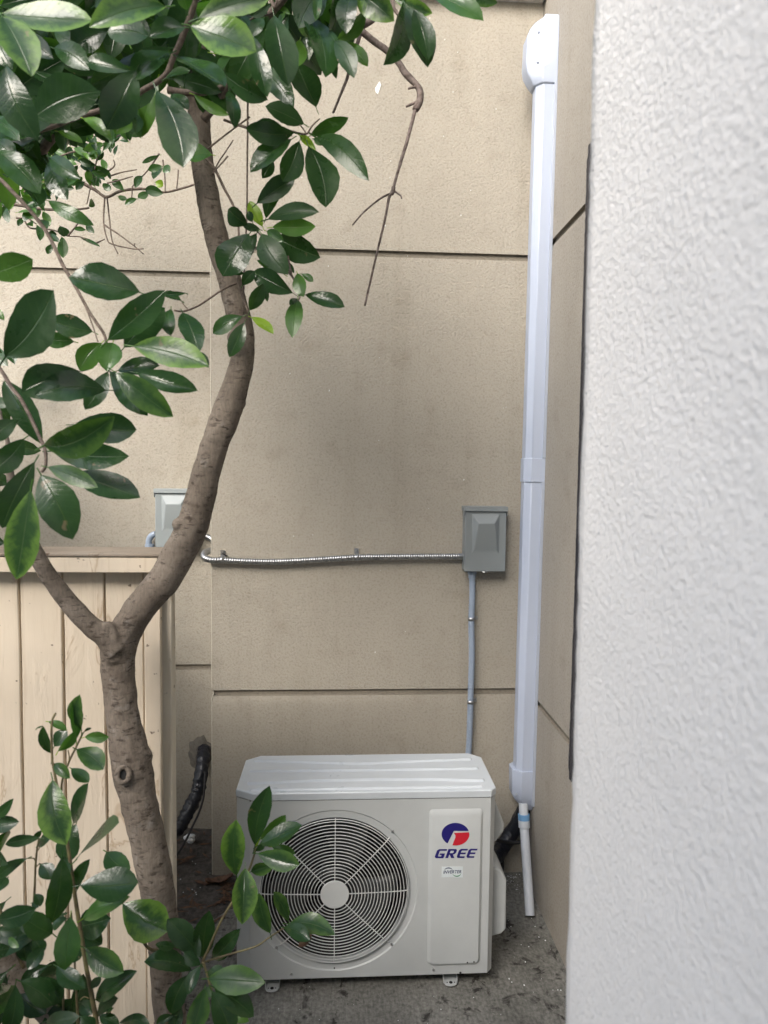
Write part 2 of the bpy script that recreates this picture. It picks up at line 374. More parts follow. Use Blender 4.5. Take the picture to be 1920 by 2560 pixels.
wr = empty('stucco_wall', V((-2.4, RY, 0)), 'recessed beige stucco wall standing behind the tree and painted fence', 'wall')
bm = bmesh.new(); wall_sheet(bm, [((-6, RY), (0, -1)), ((XJ-.001, RY), (0, -1))], -.05, ZT-.02, [G2, G1], None, .1)
obj('wall_face', bm, [WALL, GROOVE], wr, angle=50)
bm = bmesh.new(); box(bm, -6, XJ-.035, RY-.045, RY+.5, ZT-.02, ZT+.07); obj('coping', bm, COPE, wr, bevel=.006)

ws = empty('stucco_wall', V((0, -.9, 0)), 'narrow smooth stucco side wall between the white duct and the bright near wall', 'wall')
bm = bmesh.new(); wall_sheet(bm, [((0, .5), (-1, 0)), ((0, -1.9), (-1, 0))], -.05, 4.2, [G2, G1], None, .1)
obj('wall_face', bm, [WALL2, GROOVE], ws, angle=50)
bm = bmesh.new()          # raised ragged black strip down the wall
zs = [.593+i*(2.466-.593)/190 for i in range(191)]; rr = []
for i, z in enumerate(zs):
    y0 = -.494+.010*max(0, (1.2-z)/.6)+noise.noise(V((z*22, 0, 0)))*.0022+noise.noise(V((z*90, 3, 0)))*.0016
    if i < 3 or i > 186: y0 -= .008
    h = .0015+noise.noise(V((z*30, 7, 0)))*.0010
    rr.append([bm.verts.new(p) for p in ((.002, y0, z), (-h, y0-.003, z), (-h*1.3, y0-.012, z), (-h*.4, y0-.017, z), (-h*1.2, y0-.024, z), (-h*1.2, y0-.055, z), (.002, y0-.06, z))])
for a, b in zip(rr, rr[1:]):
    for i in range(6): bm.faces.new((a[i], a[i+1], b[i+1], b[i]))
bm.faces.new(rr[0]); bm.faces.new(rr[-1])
tag(obj('dark_strip', bm, STRIP), 'thin ragged black strip running down the side wall beside the bright near wall', 'black_strip')

XP, YP = -.447, -1.80
wn = empty('stucco_wall', V((XP, YP, 0)), 'bright pale rough stucco wall filling the right side, close to the viewer', 'wall')
bm = bmesh.new()
plan = [((.02, YP), (0, 1)), ((XP+.004, YP), (0, 1)), ((XP, YP-.003), n_)] + [((XP, YP-.02-i*.02), (-1, 0)) for i in range(60)] + [((XP, -3.6), (-1, 0))]
zs = [-.05+i*.02 for i in range(0, 214)]; rows = []
for z in zs:
    row = []
    for (p, n) in plan:
        q = V((p[0], p[1], z)); d = noise.noise(q*9)*.0012+(noise.noise(q*70)*.0012 if abs(p[1]-YP) < .01 else 0)
        row.append(bm.verts.new(q+V((-d, d if abs(p[1]-YP) < .01 else 0, 0))))
    rows.append(row)
for a, b in zip(rows, rows[1:]):
    for i in range(len(plan)-1): bm.faces.new((a[i], a[i+1], b[i+1], b[i]))
obj('wall_face', bm, PALE, wn, angle=180)
bm = bmesh.new(); box(bm, XP+.012, .3, -3.6, YP-.012, -.05, 4.2); obj('wall_core', bm, PALE, wn)

bm = bmesh.new(); box(bm, -9, 3, -4.6, -4.3, -.05, 3.75)
o = obj('unseen_shade_wall', bm, COPE); o['kind'] = 'structure'  # unseen wall added behind the camera to darken the lower walls

# ------------------------------------------------------------------ fence
FY = -.95
def fx(x, y=1900, Y=FY): return at(x, y, 'Y', Y).x
zt = at(250, 1432, 'Y', FY-.03).z; zr = at(250, 1389, 'Y', FY-.035).z
fe = empty('wooden_fence', V((fx(200), FY, 0)), 'cream painted vertical board fence with weathered dark cap behind the tree trunk', 'fence')
edges = [fx(363), fx(267), fx(163), fx(56)]
while edges[-1] > -4: edges.append(edges[-1]-random.uniform(.094, .106))
xr = fx(404)
for i in range(len(edges)-1):
    a, b = edges[i+1], edges[i]; gap = .0055 if i in (1, 2) else .004
    bm = bmesh.new(); yo = random.uniform(-.001, .001); nz = 60
    # board with slightly wavy edges
    rows = []
    for k in range(nz+1):
        z = .03+(zt-.03)*k/nz
        wl = noise.noise(V((i, z*5, 0)))*.0014; wr_ = noise.noise(V((i+9, z*5, 0)))*.0014
        x0, x1 = a+gap/2+wl, b-gap/2+wr_
        rows.append([bm.verts.new(p) for p in ((x0, FY+.018, z), (x0, FY+yo+.002, z), (x0+.002, FY+yo, z), (x1-.002, FY+yo, z), (x1, FY+yo+.002, z), (x1, FY+.018, z))])
    for p, q in zip(rows, rows[1:]):
        for j in range(6): bm.faces.new((p[j], p[(j+1) % 6], q[(j+1) % 6], q[j]))
    bm.faces.new(rows[0][::-1]); bm.faces.new(rows[-1])
    obj('board', bm, FENCE, fe)
bm = bmesh.new(); box(bm, edges[0]+.001, xr, FY-.004, FY+.016, .03, zt); obj('edge_trim', bm, FENCE, fe, bevel=.002)
xq = at(441, 1900, 'Y', FY+.059).x
bm = bmesh.new(); box(bm, edges[0]+.01, xq, FY+.021, FY+.059, .0, zr-.002); obj('post', bm, FTRIM, fe, bevel=.003)
bm = bmesh.new(); box(bm, -4, xr+.004, FY-.038, FY-.0005, zt+.001, zr-.004); obj('rail', bm, FENCE, fe, bevel=.002)
bm = bmesh.new(); box(bm, -4, xr+.01, FY-.04, FY+.085, zr-.003, zr+.006)
bmesh.ops.bisect_plane(bm, geom=bm.verts[:]+bm.edges[:]+bm.faces[:], plane_co=V((-1.3, 0, 0)), plane_no=V((1, 0, 0)))
obj('cap_board', bm, FCAP, fe, bevel=.003)
bm = bmesh.new(); box(bm, -4, xr-.1, FY+.0185, FY+.05, .25, .34); box(bm, -4, xr-.1, FY+.0185, FY+.05, zt-.2, zt-.11); obj('back_rail', bm, FENCE, fe, bevel=.002)

# ------------------------------------------------------------------ air conditioner
AX0, AX1, AY, AD = -.9975, -.2435, -.5779, .2612
ZB, ZL, ZTOP = .0433, .5777, .6004
ac = empty('air_conditioner', V(((AX0+AX1)/2, AY+AD/2, 0)), 'cream outdoor air conditioner unit with round fan grille on the concrete', 'air conditioner')
def Z5(x, y, Y=AY): return at(560+.5305*x, 1850+.5305*y, 'Y', Y)
def plan_pts(e=0.0):
    return [(AX0-e, AY+.030-e*.5), (AX0+.052-e*.3, AY-e), (AX1-.016+e*.3, AY-e), (AX1+e, AY+.018-e*.5), (AX1+e, AY+AD-.03), (AX1-.035, AY+AD+e), (AX0+.04, AY+AD+e), (AX0-e, AY+AD-.03)]
fc = Z5(522, 712); FR = .2150
# casing: shell with a round hole in the front
bm = bmesh.new()
P = plan_pts()
lo = [bm.verts.new((x, y, ZB)) for x, y in P]; hi = [bm.verts.new((x, y, ZL-.001)) for x, y in P]
for i in range(8):
    if i == 1: continue
    bm.faces.new((lo[i], lo[(i+1) % 8], hi[(i+1) % 8], hi[i]))
bm.faces.new(lo[::-1])
S = 96
xa, xb, za, zb = P[1][0], P[2][0], ZB, ZL-.001
def ringv(r, y, c=fc): return [bm.verts.new((c.x+r*math.cos(2*math.pi*i/S), y, c.z+r*math.sin(2*math.pi*i/S))) for i in range(S)]
R0 = ringv(.2420, AY); R0b = ringv(.2385, AY+.003); R1 = ringv(.2180, AY+.0045); R2 = ringv(FR, AY+.009); R3 = ringv(FR, AY+.085)
for a, b in ((R0, R0b), (R0b, R1), (R1, R2), (R2, R3)):
    for i in range(S): bm.faces.new((a[i], a[(i+1) % S], b[(i+1) % S], b[i]))
# square frame round the hole, then strips to the case edges
bl, br_, tr_, tl = (fc.x-.2445, za), (fc.x+.2445, za), (fc.x+.2445, zb), (fc.x-.2445, zb)
def onrect(an):
    c_, s_ = math.cos(an), math.sin(an); x0, x1, z0, z1 = bl[0]-fc.x, br_[0]-fc.x, za-fc.z, zb-fc.z
    t = min([v for v in ((x1/c_ if c_ > 1e-9 else 9), (x0/c_ if c_ < -1e-9 else 9), (z1/s_ if s_ > 1e-9 else 9), (z0/s_ if s_ < -1e-9 else 9))])
    return (fc.x+c_*t, fc.z+s_*t)
angs = [2*math.pi*i/S for i in range(S)]
RQ = [bm.verts.new((onrect(a)[0], AY, onrect(a)[1])) for a in angs]
corn = [(fc.x+sx*.2445, zc) for sx in (-1, 1) for zc in (za, zb)]
for i in range(S):
    a, b = RQ[i], RQ[(i+1) % S]
    extra = [c for c in corn if abs(a.co.x-b.co.x) > 1e-4 and abs(a.co.z-b.co.z) > 1e-4 and min(a.co.x, b.co.x)-1e-4 <= c[0] <= max(a.co.x, b.co.x)+1e-4 and min(a.co.z, b.co.z)-1e-4 <= c[1] <= max(a.co.z, b.co.z)+1e-4]
    vv = [R0[i], a] + ([bm.verts.new((extra[0][0], AY, extra[0][1]))] if extra else []) + [b, R0[(i+1) % S]]
    bm.faces.new(vv)
for x0, x1 in ((xa, fc.x-.2445), (fc.x+.2445, xb)):
    if x1-x0 > .001: bm.faces.new([bm.verts.new(p) for p in ((x0, AY, za), (x1, AY, za), (x1, AY, zb), (x0, AY, zb))])
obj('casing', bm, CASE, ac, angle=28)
# service panel embossed proud of the front
def rrect(x0, x1, z0, z1, r, n=6):
    out = []
    for cx_, cz_, a0 in ((x1-r, z1-r, 0), (x0+r, z1-r, 90), (x0+r, z0+r, 180), (x1-r, z0+r, 270)):
        for i in range(n+1):
            a = R(a0+90*i/n); out.append((cx_+r*math.cos(a), cz_+r*math.sin(a)))
    return out
p0 = Z5(955, 1055); p1 = Z5(1222, 322)
bm = bmesh.new()
o1 = rrect(p0.x, p1.x, p0.z, p1.z, .012); o2 = rrect(p0.x+.010, p1.x-.008, p0.z+.003, p1.z-.014, .011)
va = [bm.verts.new((x, AY-.0003, z)) for x, z in o1]; vb = [bm.verts.new((x, AY-.0075, z)) for x, z in o2]; n = len(o1)
for i in range(n): bm.faces.new((va[i], va[(i+1) % n], vb[(i+1) % n], vb[i]))
bm.faces.new(vb)
obj('service_panel', bm, CASE, ac, angle=40, bevel=.0015)
# top cover with lip and pressed ribs
bm = bmesh.new()
Q = plan_pts(.0022)
a_ = [bm.verts.new((x, y, ZL+.001)) for x, y in Q]; b_ = [bm.verts.new((x, y, ZTOP-.003)) for x, y in Q]
cx0, cy0 = (AX0+AX1)/2, AY+AD/2
c_ = [bm.verts.new((cx0+(x-cx0)*.993, cy0+(y-cy0)*.985, ZTOP)) for x, y in Q]
for s, t in ((a_, b_), (b_, c_)):
    for i in range(8): bm.faces.new((s[i], s[(i+1) % 8], t[(i+1) % 8], t[i]))
bm.faces.new(c_); bm.faces.new(a_[::-1])
def top5(x, y): return at(560+.5305*x, 1850+.5305*y, 'Z', ZTOP)
def ridge(pts, w_=.010, h=.0055):
    P = [top5(*p) for p in pts]; rows = []
    P = [P[0]+(P[1]-P[0]).normalized()*-.006] + P + [P[-1]+(P[-1]-P[-2]).normalized()*.006]
    for i, p in enumerate(P):
        hh = 0 if i in (0, len(P)-1) else h
        ww = w_ if hh else w_*.5
        rows.append([bm.verts.new(p+V((0, q*ww, (hh if abs(q) < .6 else 0) - .0004))) for q in (-1, -.45, .45, 1)])
    for s, t in zip(rows, rows[1:]):
        for i in range(3): bm.faces.new((s[i], s[i+1], t[i+1], t[i]))
ridge([(148, 98), (380, 104), (640, 112), (900, 100), (1160, 90)]); ridge([(128, 146), (640, 142), (1192, 134)])
ridge([(115, 204), (430, 190), (740, 184), (980, 184), (1220, 190)], .012); ridge([(128, 236), (640, 228), (1212, 220)], .008)
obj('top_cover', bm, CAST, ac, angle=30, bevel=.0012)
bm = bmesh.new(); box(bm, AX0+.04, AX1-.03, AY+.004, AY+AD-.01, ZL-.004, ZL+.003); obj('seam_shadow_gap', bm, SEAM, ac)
# interior
bm = bmesh.new()
S2 = 48
def ring2(r, y): return [bm.verts.new((fc.x+r*math.cos(2*math.pi*i/S2), y, fc.z+r*math.sin(2*math.pi*i/S2))) for i in range(S2)]
a_ = ring2(FR-.0008, AY+.02); b_ = ring2(FR-.0008, AY+.15)
for i in range(S2): bm.faces.new((a_[i], a_[(i+1) % S2], b_[(i+1) % S2], b_[i]))
bm.faces.new(b_); obj('fan_shroud', bm, DARK, ac)
bm = bmesh.new()
for k in range(24):
    z = fc.z-.2+k*.0165; hw = math.sqrt(max(0, .205**2-(z-fc.z)**2))
    if hw > .02: box(bm, fc.x-hw, fc.x+hw, AY+.137, AY+.139, z-.0022, z+.0022)
obj('coil', bm, COIL, ac)
fan = bmesh.new()
tube(fan, [fc+V((0, .05, 0)), fc+V((0, .11, 0))], .042, 24, 1)
disc(fan, fc+V((0, .05, 0)), V((0, -1, 0)), .042, .008, 24, .25)
fo = obj('fan', fan, BLADE, ac)
for k in range(3):
    bm = bmesh.new(); rows = []
    for i in range(9):
        u = i/8; r = .036+(.196-.036)*u; a0 = R(120*k+62+28*u)
        row = []
        for j in range(8):
            s = j/7-.5; an = a0+s*(1.15-.15*u)*(1-.12*(u > .9))
            row.append(bm.verts.new((fc.x+r*math.cos(an), AY+.085+s*.045, fc.z+r*math.sin(an))))
        rows.append(row)
    for s, t in zip(rows, rows[1:]):
        for j in range(7): bm.faces.new((s[j], s[j+1], t[j+1], t[j]))
    o = obj('blade', bm, BLADE, fo, angle=180); so = o.modifiers.new('t', 'SOLIDIFY'); so.thickness = .003
# grille
gr = bmesh.new()
def gy(r): return AY-.006-.010*(1-(r/.22)**2)
def wring(bm, r, y, wr=.00125, seg=6, n=80):
    rings = []
    for i in range(n):
        a = 2*math.pi*i/n; c = V((fc.x+r*math.cos(a), y, fc.z+r*math.sin(a))); rad = V((math.cos(a), 0, math.sin(a)))
        rings.append([bm.verts.new(c+(rad*math.cos(2*math.pi*s/seg)+V((0, 1, 0))*math.sin(2*math.pi*s/seg))*wr) for s in range(seg)])
    for i in range(n):
        a, b = rings[i], rings[(i+1) % n]
        for s in range(seg): bm.faces.new((a[s], a[(s+1) % seg], b[(s+1) % seg], b[s]))
for k in range(1, 19): wring(gr, .0405+k*.00945, gy(.0405+k*.00945), .0013)
wring(gr, .2155, AY-.002, .0016)
for k in range(8):
    a = math.pi/4*k; u = V((math.cos(a), 0, math.sin(a)))
    pts = [fc+u*r+V((0, gy(r)-AY+.0015, 0)) for r in (.036, .09, .15, .2)] + [fc+u*(.2185 if k % 2 == 0 else .224)+V((0, .0005, 0))]
    tube(gr, pts, .0015, 6, 3)
obj('fan_grille', gr, WIRE, ac, angle=80)
bm = bmesh.new(); disc(bm, fc+V((0, -.0155, 0)), V((0, -1, 0)), .0415, .003, 48, .03); obj('grille_badge', bm, WIRE, ac)
# screws
for x, y in ((795, 430), (790, 963), (246, 980), (316, 1103), (987, 1083), (248, 452)):
    c = Z5(x, y); bm = bmesh.new(); disc(bm, c+V((0, .001, 0)), V((0, -1, 0)), .0045, .0035, 14, .25); obj('screw', bm, SCREW, ac)
for x, y, r in ((520, 1075, .0022), (1147, 1049, .0022), (1178, 1046, .0024), (1114, 1097, .0035)):
    c = Z5(x, y, AY-.008 if 1140 < x < 1190 else AY); bm = bmesh.new(); disc(bm, c+V((0, .001, 0)), V((0, -1, 0)), r, .0016, 10); obj('slot', bm, DARK, ac)
# side covers on the right
def side_cover(pts, y0, y1, name):
    bm = bmesh.new(); P = [Z5(x, y, y0) for x, y in pts]
    for p in P: p.y = 0
    prism(bm, P, V((0, y0, 0)), V((0, y1, 0))); return obj(name, bm, CASE, ac, bevel=.006, seg=3)
side_cover([(1255, 285), (1283, 298), (1322, 400), (1318, 432), (1283, 478), (1255, 490)], AY+.10, AY+.19, 'handle_cover')
side_cover([(1250, 600), (1285, 603), (1308, 618), (1332, 660), (1330, 892), (1308, 915), (1250, 930)], AY+.06, AY+.20, 'valve_cover')
# feet
for xc in (-.893, -.366):
    for s, y0 in ((-1, AY), (1, AY+AD)):
        bm = bmesh.new(); ye = y0+s*.003
        pts = [(xc-.019, y0-s*.07), (xc-.019, ye-s*.012)] + [(xc-.019*math.cos(R(a)), ye-s*.012+s*.012*math.sin(R(a))) for a in (30, 60, 90, 120, 150)] + [(xc+.019, ye-s*.012), (xc+.019, y0-s*.07)]
        prism(bm, [V((x, y, 0)) for x, y in pts], V((0, 0, .006)), V((0, 0, .010)))
        for q in (-1, 1):
            prism(bm, [V((xc+q*.020, y0-s*.06, .004)), V((xc+q*.020, ye-s*.016, .004)), V((xc+q*.020, ye-s*.016, .014)), V((xc+q*.020, y0-s*.04, .042)), V((xc+q*.020, y0-s*.06, .042))], V((-.001, 0, 0)), V((.001, 0, 0)))
        f = obj('foot', bm, CASE, ac, bevel=.001)
        bm = bmesh.new(); disc(bm, V((xc, ye-s*.012, .0101)), V((0, 0, 1)), .0052, .0006, 14)
        for q in (-1, 1): disc(bm, V((xc+q*.011, ye-s*.012, .0101)), V((0, 0, 1)), .002, .0006, 10)
        obj('bolt_hole', bm, DARK, f)
    bm = bmesh.new(); box(bm, xc-.019, xc+.019, AY+.075, AY+AD-.075, .0, .0405); obj('base_channel', bm, RUB, ac)

# logo, after the printed mark
LY = AY-.0079
def Z8(x, y): return at(1020+x/4.1475, 1980+y/4.1475, 'Y', LY)
def flat(name, pts, m, parent, th=.0004):
    bm = bmesh.new(); P = [Z8(x, y) for x, y in pts]; prism(bm, P, V((0, -th, 0)), V((0, 0, 0)))
    return obj(name, bm, m, parent, smooth=False)
lg = bpy.data.objects.new('logo', None); col.objects.link(lg); lg.empty_display_size = .02; lg.parent = ac; lg.matrix_parent_inverse = ac.matrix_world.inverted()
def ell(a0, a1, n=30, cx=492, cy=437, rx=144, ry=117):
    return [(cx+rx*math.cos(R(a0+(a1-a0)*i/n)), cy-ry*math.sin(R(a0+(a1-a0)*i/n))) for i in range(n+1)]
bm = bmesh.new()
def addflat(pts, th=.0004): prism(bm, [Z8(x, y) for x, y in pts], V((0, -th, 0)), V((0, 0, 0)))
addflat(ell(17, 235) + [(475, 403)])
obj('blue_mark', bm, NAVY, lg, smooth=False)
bm = bmesh.new(); addflat([(476, 424), (560, 421), (634, 418)] + ell(-4, -103, 20) + [(475, 510), (491, 475), (492, 450)])
obj('red_mark', bm, RED, lg, smooth=False)
bm = bmesh.new()
def glyph(pts, x0, wd, y1=686, ht=94, sh=34):
    addflat([(x0+px*wd+sh*py, y1-py*ht-(x0-270)*.012) for px, py in pts])
Gp = [(.16, 0), (.94, 0), (.94, .52), (.42, .52), (.42, .36), (.64, .36), (.64, .19), (.36, .19), (.30, .25), (.30, .75), (.36, .82), (1, .82), (1, 1), (.18, 1), (0, .84), (0, .16)]
Ep = [(.16, 0), (.95, 0), (.95, .18), (.38, .18), (.32, .24), (.32, .41), (.92, .41), (.92, .59), (.32, .59), (.32, .76), (.38, .82), (1, .82), (1, 1), (.18, 1), (0, .84), (0, .16)]
Rp = [(0, 0), (.31, 0), (.31, .36), (.38, .36), (.66, 0), (1.04, 0), (.72, .38), (.90, .46), (1.0, .60), (1.0, .88), (.86, 1), (0, 1), (0, .5), (.31, .54), (.31, .81), (.64, .81), (.70, .76), (.70, .62), (.64, .55), (.31, .5401), (0, .4999)]
glyph(Gp, 272, 100); glyph(Rp, 386, 92); glyph(Ep, 500, 88); glyph(Ep, 600, 88)
obj('lettering', bm, NAVY, lg, smooth=False)
# sticker
st = bmesh.new(); prism(st, [Z8(x, y) for x, y in ((350, 775), (569, 775), (567, 886), (348, 886))], V((0, -.0003, 0)), V((0, .0002, 0)))
st = obj('sticker', st, STICK, ac, smooth=False)
cu = bpy.data.curves.new('t', 'FONT'); cu.body = 'INVERTER'; cu.shear = .22; cu.size = 1; cu.offset = .022
to = bpy.data.objects.new('t', cu); col.objects.link(to); dg = bpy.context.evaluated_depsgraph_get(); dg.update()
me = bpy.data.meshes.new_from_object(to.evaluated_get(dg)); col.objects.unlink(to); bpy.data.objects.remove(to)
xs = [v.co.x for v in me.vertices]; ys = [v.co.y for v in me.vertices]
a = Z8(365, 846); b = Z8(553, 846); hh = (Z8(400, 813).z-Z8(400, 846).z)
for v in me.vertices:
    v.co = V((a.x+(v.co.x-min(xs))/(max(xs)-min(xs))*(b.x-a.x), LY-.0006, a.z+(v.co.y-min(ys))/(max(ys)-min(ys))*hh))
me.name = 'sticker_text'; me.materials.clear(); me.materials.append(INK)
o = bpy.data.objects.new('sticker_text', me); col.objects.link(o); o.parent = st
def arc(name, cx, cy, rx, ry, a0, a1, t0, m):
    bm = bmesh.new(); A = []; B = []
    for i in range(15):
        u = i/14; an = R(a0+(a1-a0)*u); t = t0*math.sin(math.pi*min(max(u, .04), .96))
        A.append((cx+(rx+t)*math.cos(an), cy-(ry+t)*math.sin(an))); B.append((cx+(rx-t)*math.cos(an), cy-(ry-t)*math.sin(an)))
    prism(bm, [Z8(x, y) for x, y in A+B[::-1]], V((0, -.0009, 0)), V((0, -.0004, 0))); obj(name, bm, m, st, smooth=False)
arc('blue_arc', 420, 822, 46, 36, 160, 20, 5, INK); arc('green_arc', 505, 838, 44, 34, 200, 350, 5, GRN)

# ------------------------------------------------------------------ black hoses behind the unit
def pts3(L): return [V(p) for p in L]
bm = bmesh.new()
tube(bm, [Z5(1425, 300, -.07), Z5(1405, 345, -.06), Z5(1380, 400, -.05), Z5(1345, 455, -.05), Z5(1305, 515, -.08), Z5(1270, 560, -.15), Z5(1200, 580, -.25)], [.022, .026, .028, .028, .028, .027, .026], 14, 6, jit=.12)
h = tag(obj('insulated_hose', bm, BLACK), 'thick black insulated hose running from the white duct into the back of the air conditioner', 'hose')
bm = bmesh.new(); tube(bm, [Z5(1290, 520, -.10), Z5(1300, 580, -.08), Z5(1290, 640, -.1), Z5(1250, 700, -.12)], .016, 10, 6); obj('drain_hose', bm, BLACK, h)
bm = bmesh.new(); tube(bm, [Z5(1420, 470, -.09), Z5(1390, 482, -.09), Z5(1340, 482, -.09), Z5(1280, 470, -.12)], .006, 8, 5); obj('cable', bm, RUB, h)

# ------------------------------------------------------------------ white line-set duct on the side wall
def dy(z): return -.131-.044*(z-.42)/2.1
def dsec(z, e=0.0, px=.066, ext=0.0):
    y = dy(z)
    return [(0.001, y-e), (-.046-e*.6, y-e), (-px-e, y+.022), (-px-e, y+.062+ext), (-.046-e*.6, y+.084+e+ext), (0.001, y+.084+e+ext)]
def dloft(bm, L):   # L: list of (z, e, px, ext)
    rows = [[bm.verts.new((x, y, q[0])) for x, y in dsec(*q)] for q in L]
    for a, b in zip(rows, rows[1:]):
        for i in range(6): bm.faces.new((a[i], a[(i+1) % 6], b[(i+1) % 6], b[i]))
    bm.faces.new(rows[0][::-1]); bm.faces.new(rows[-1])
du = empty('line_duct', V((0, dy(.5)+.04, .4)), 'long white plastic pipe duct running up the corner to the right of the switch box', 'duct')
zc0 = at(1320, 1205, 'Y', -.11).z; zc1 = at(1320, 1146, 'Y', -.11).z
ztc = at(1360, 218, 'Y', -.15).z; zb1 = at(1300, 1962, 'Y', -.13).z; zb0 = at(1300, 2036, 'Y', -.13).z; zb2 = at(1300, 1935, 'Y', -.13).z
bm = bmesh.new(); dloft(bm, [(zb0+.06, 0, .066, 0), (zc0+.01, 0, .066, 0)]); obj('cover', bm, PVC, du, bevel=.003)
bm = bmesh.new(); dloft(bm, [(zc1-.01, 0, .066, 0), (ztc+.01, 0, .066, 0)]); obj('cover', bm, PVC, du, bevel=.003)
bm = bmesh.new(); dloft(bm, [(zc0, .0035, .066, 0), (zc1, .0035, .066, 0)]); obj('coupling', bm, PVC, du, bevel=.0015)
bm = bmesh.new()
for za_, zb_ in ((zb0+.03, zc0), (zc1, ztc)):
    pr = [[bm.verts.new((x, dy(z)+yy, z)) for x, yy in ((.0, -.007), (-.010, -.007), (-.010, .091), (0, .091))] for z in (za_, zb_)]
    for i in range(4): bm.faces.new((pr[0][i], pr[0][(i+1) % 4], pr[1][(i+1) % 4], pr[1][i]))
    bm.faces.new(pr[0][::-1]); bm.faces.new(pr[1])
obj('base_channel', bm, PVC2, du, bevel=.001)
# top inlet cap with rounded shoulder
zt2 = at(1368, 50, 'Y', -.15).z; H_ = zt2-ztc
bm = bmesh.new()
prof = [(-.02, .004, .066, .0), (.0, .005, .070, .004), (.09, .006, .078, .014), (.2, .007, .090, .018), (.32, .007, .094, .020), (.72, .007, .092, .018), (.82, .006, .084, .012), (.91, .004, .070, .0), (.97, .001, .050, -.015), (1.0, -.003, .030, -.03)]
dloft(bm, [(ztc+H_*a, e, px, ex) for a, e, px, ex in prof]); cap = obj('inlet_cap', bm, PVC, du, angle=50, bevel=.004, seg=3)
for q in (.30, .74):
    z = ztc+H_*q; bm = bmesh.new(); disc(bm, V((-.070, dy(z)-.004, z)), V((-.8, -1, 0)), .005, .0006, 16); obj('screw_hole', bm, PVC, cap)
# bottom end cap
bm = bmesh.new()
dloft(bm, [(zb0, -.026, .044, .0), (zb0+.010, -.018, .052, 0), (zb0+.045, -.002, .068, 0), (zb0+.065, .004, .073, .004), (zb2-.002, .005, .074, .006), (zb2+.01, .005, .074, .006)])
cap = obj('end_cap', bm, PVC, du, angle=40, bevel=.003)
bm = bmesh.new(); disc(bm, V((-.066, dy(zb0)-.001, zb0+.075)), V((-.6, -1, 0)), .004, .003, 14); obj('screw_hole', bm, PVC2, cap)
# drain pipe
ct = at(560+.5305*1412, 1850+.5305*335, 'Y', -.115); cb_ = at(560+.5305*1415, 1850+.5305*412, 'Y', -.125); ce = at(1325, 2289, 'Y', -.27)
dp = empty('drain_pipe', ce, 'white plastic drain pipe below the duct, its open end just above the concrete', 'pipe')
ax = (cb_-ct).normalized()
bm = bmesh.new(); tube(bm, [ct-ax*.03, ct+ax*.02], .0165, 20, 1); obj('stub', bm, PIPE, dp)
bm = bmesh.new(); tube(bm, [ct+ax*.012, cb_], .0205, 24, 1); obj('coupling', bm, PIPE, dp, bevel=.001)
bm = bmesh.new(); tube(bm, [ct+ax*.010, ct+ax*.030], .0209, 24, 1); obj('primer_ring', bm, PRIM, dp)
bm = bmesh.new()
S3 = 24; d_ = (ce-cb_).normalized(); u_ = d_.orthogonal().normalized(); v_ = d_.cross(u_)
def rg(c, r): return [bm.verts.new(c+(u_*math.cos(2*math.pi*i/S3)+v_*math.sin(2*math.pi*i/S3))*r) for i in range(S3)]
rs = [rg(cb_-d_*.02, .0163), rg(ce, .0163), rg(ce, .0135), rg(ce-d_*.1, .0135)]
for a, b in zip(rs, rs[1:]):
    for i in range(S3): bm.faces.new((a[i], a[(i+1) % S3], b[(i+1) % S3], b[i]))
bm.faces.new(rs[-1]); obj('tube', bm, PIPE, dp)

# ------------------------------------------------------------------ switch boxes
def switch_box(tl, m, label):
    t = empty('switch_box', tl+V((.076, 0, -.236)), label, 'electrical box', 'switch boxes')
    x, y, z = tl.x, tl.y, tl.z; W_, H2 = .152, .236
    bm = bmesh.new(); box(bm, x+.002, x+W_-.002, y, y+.055, z-H2+.003, z-.004); obj('body', bm, m, t, bevel=.002)
    bm = bmesh.new(); box(bm, x-.003, x+W_+.003, y-.010, y+.054, z-.017, z)
    box(bm, x-.003, x-.0012, y-.004, y+.02, z-.034, z-.0172); box(bm, x+W_+.0012, x+W_+.003, y-.004, y+.02, z-.034, z-.0172)
    obj('rain_hood', bm, m, t, bevel=.002)
    bm = bmesh.new(); yf = y-.004
    def q(px, pz, d=0): return bm.verts.new((x+px, yf-d, z-pz))
    co = [q(.001, .018), q(W_-.001, .018), q(W_-.001, H2), q(.001, H2)]
    bk = [q(.001, .018, -.006), q(W_-.001, .018, -.006), q(W_-.001, H2, -.006), q(.001, H2, -.006)]
    ou = [q(.027, .031), q(.125, .031), q(.124, .163), q(.029, .163)]
    i1 = [q(.047, .060, .019), q(.105, .060, .019), q(.117, .152, .004), q(.035, .152, .004)]
    for a, b in ((co, ou), (ou, i1), (bk, co)):
        for i in range(4): bm.faces.new((a[i], a[(i+1) % 4], b[(i+1) % 4], b[i]))
    bm.faces.new(i1); obj('door', bm, m, t, bevel=.003, seg=3, angle=30)
    bm = bmesh.new(); tube(bm, [V((x+.066, yf-.001, z-H2+.001)), V((x+.076, yf-.006, z-H2-.001)), V((x+.086, yf-.001, z-H2+.001))], .0018, 8, 4); obj('hasp', bm, GALV, t)
    return t
b1 = switch_box(at(1162.5, 1266, 'Y', -.058), GREY, 'grey metal electrical switch box on the stucco wall beside the white duct')
b2 = switch_box(at(387, 1221.5, 'Y', RY-.058), GREYL, 'pale grey electrical switch box partly hidden behind the tree trunk')
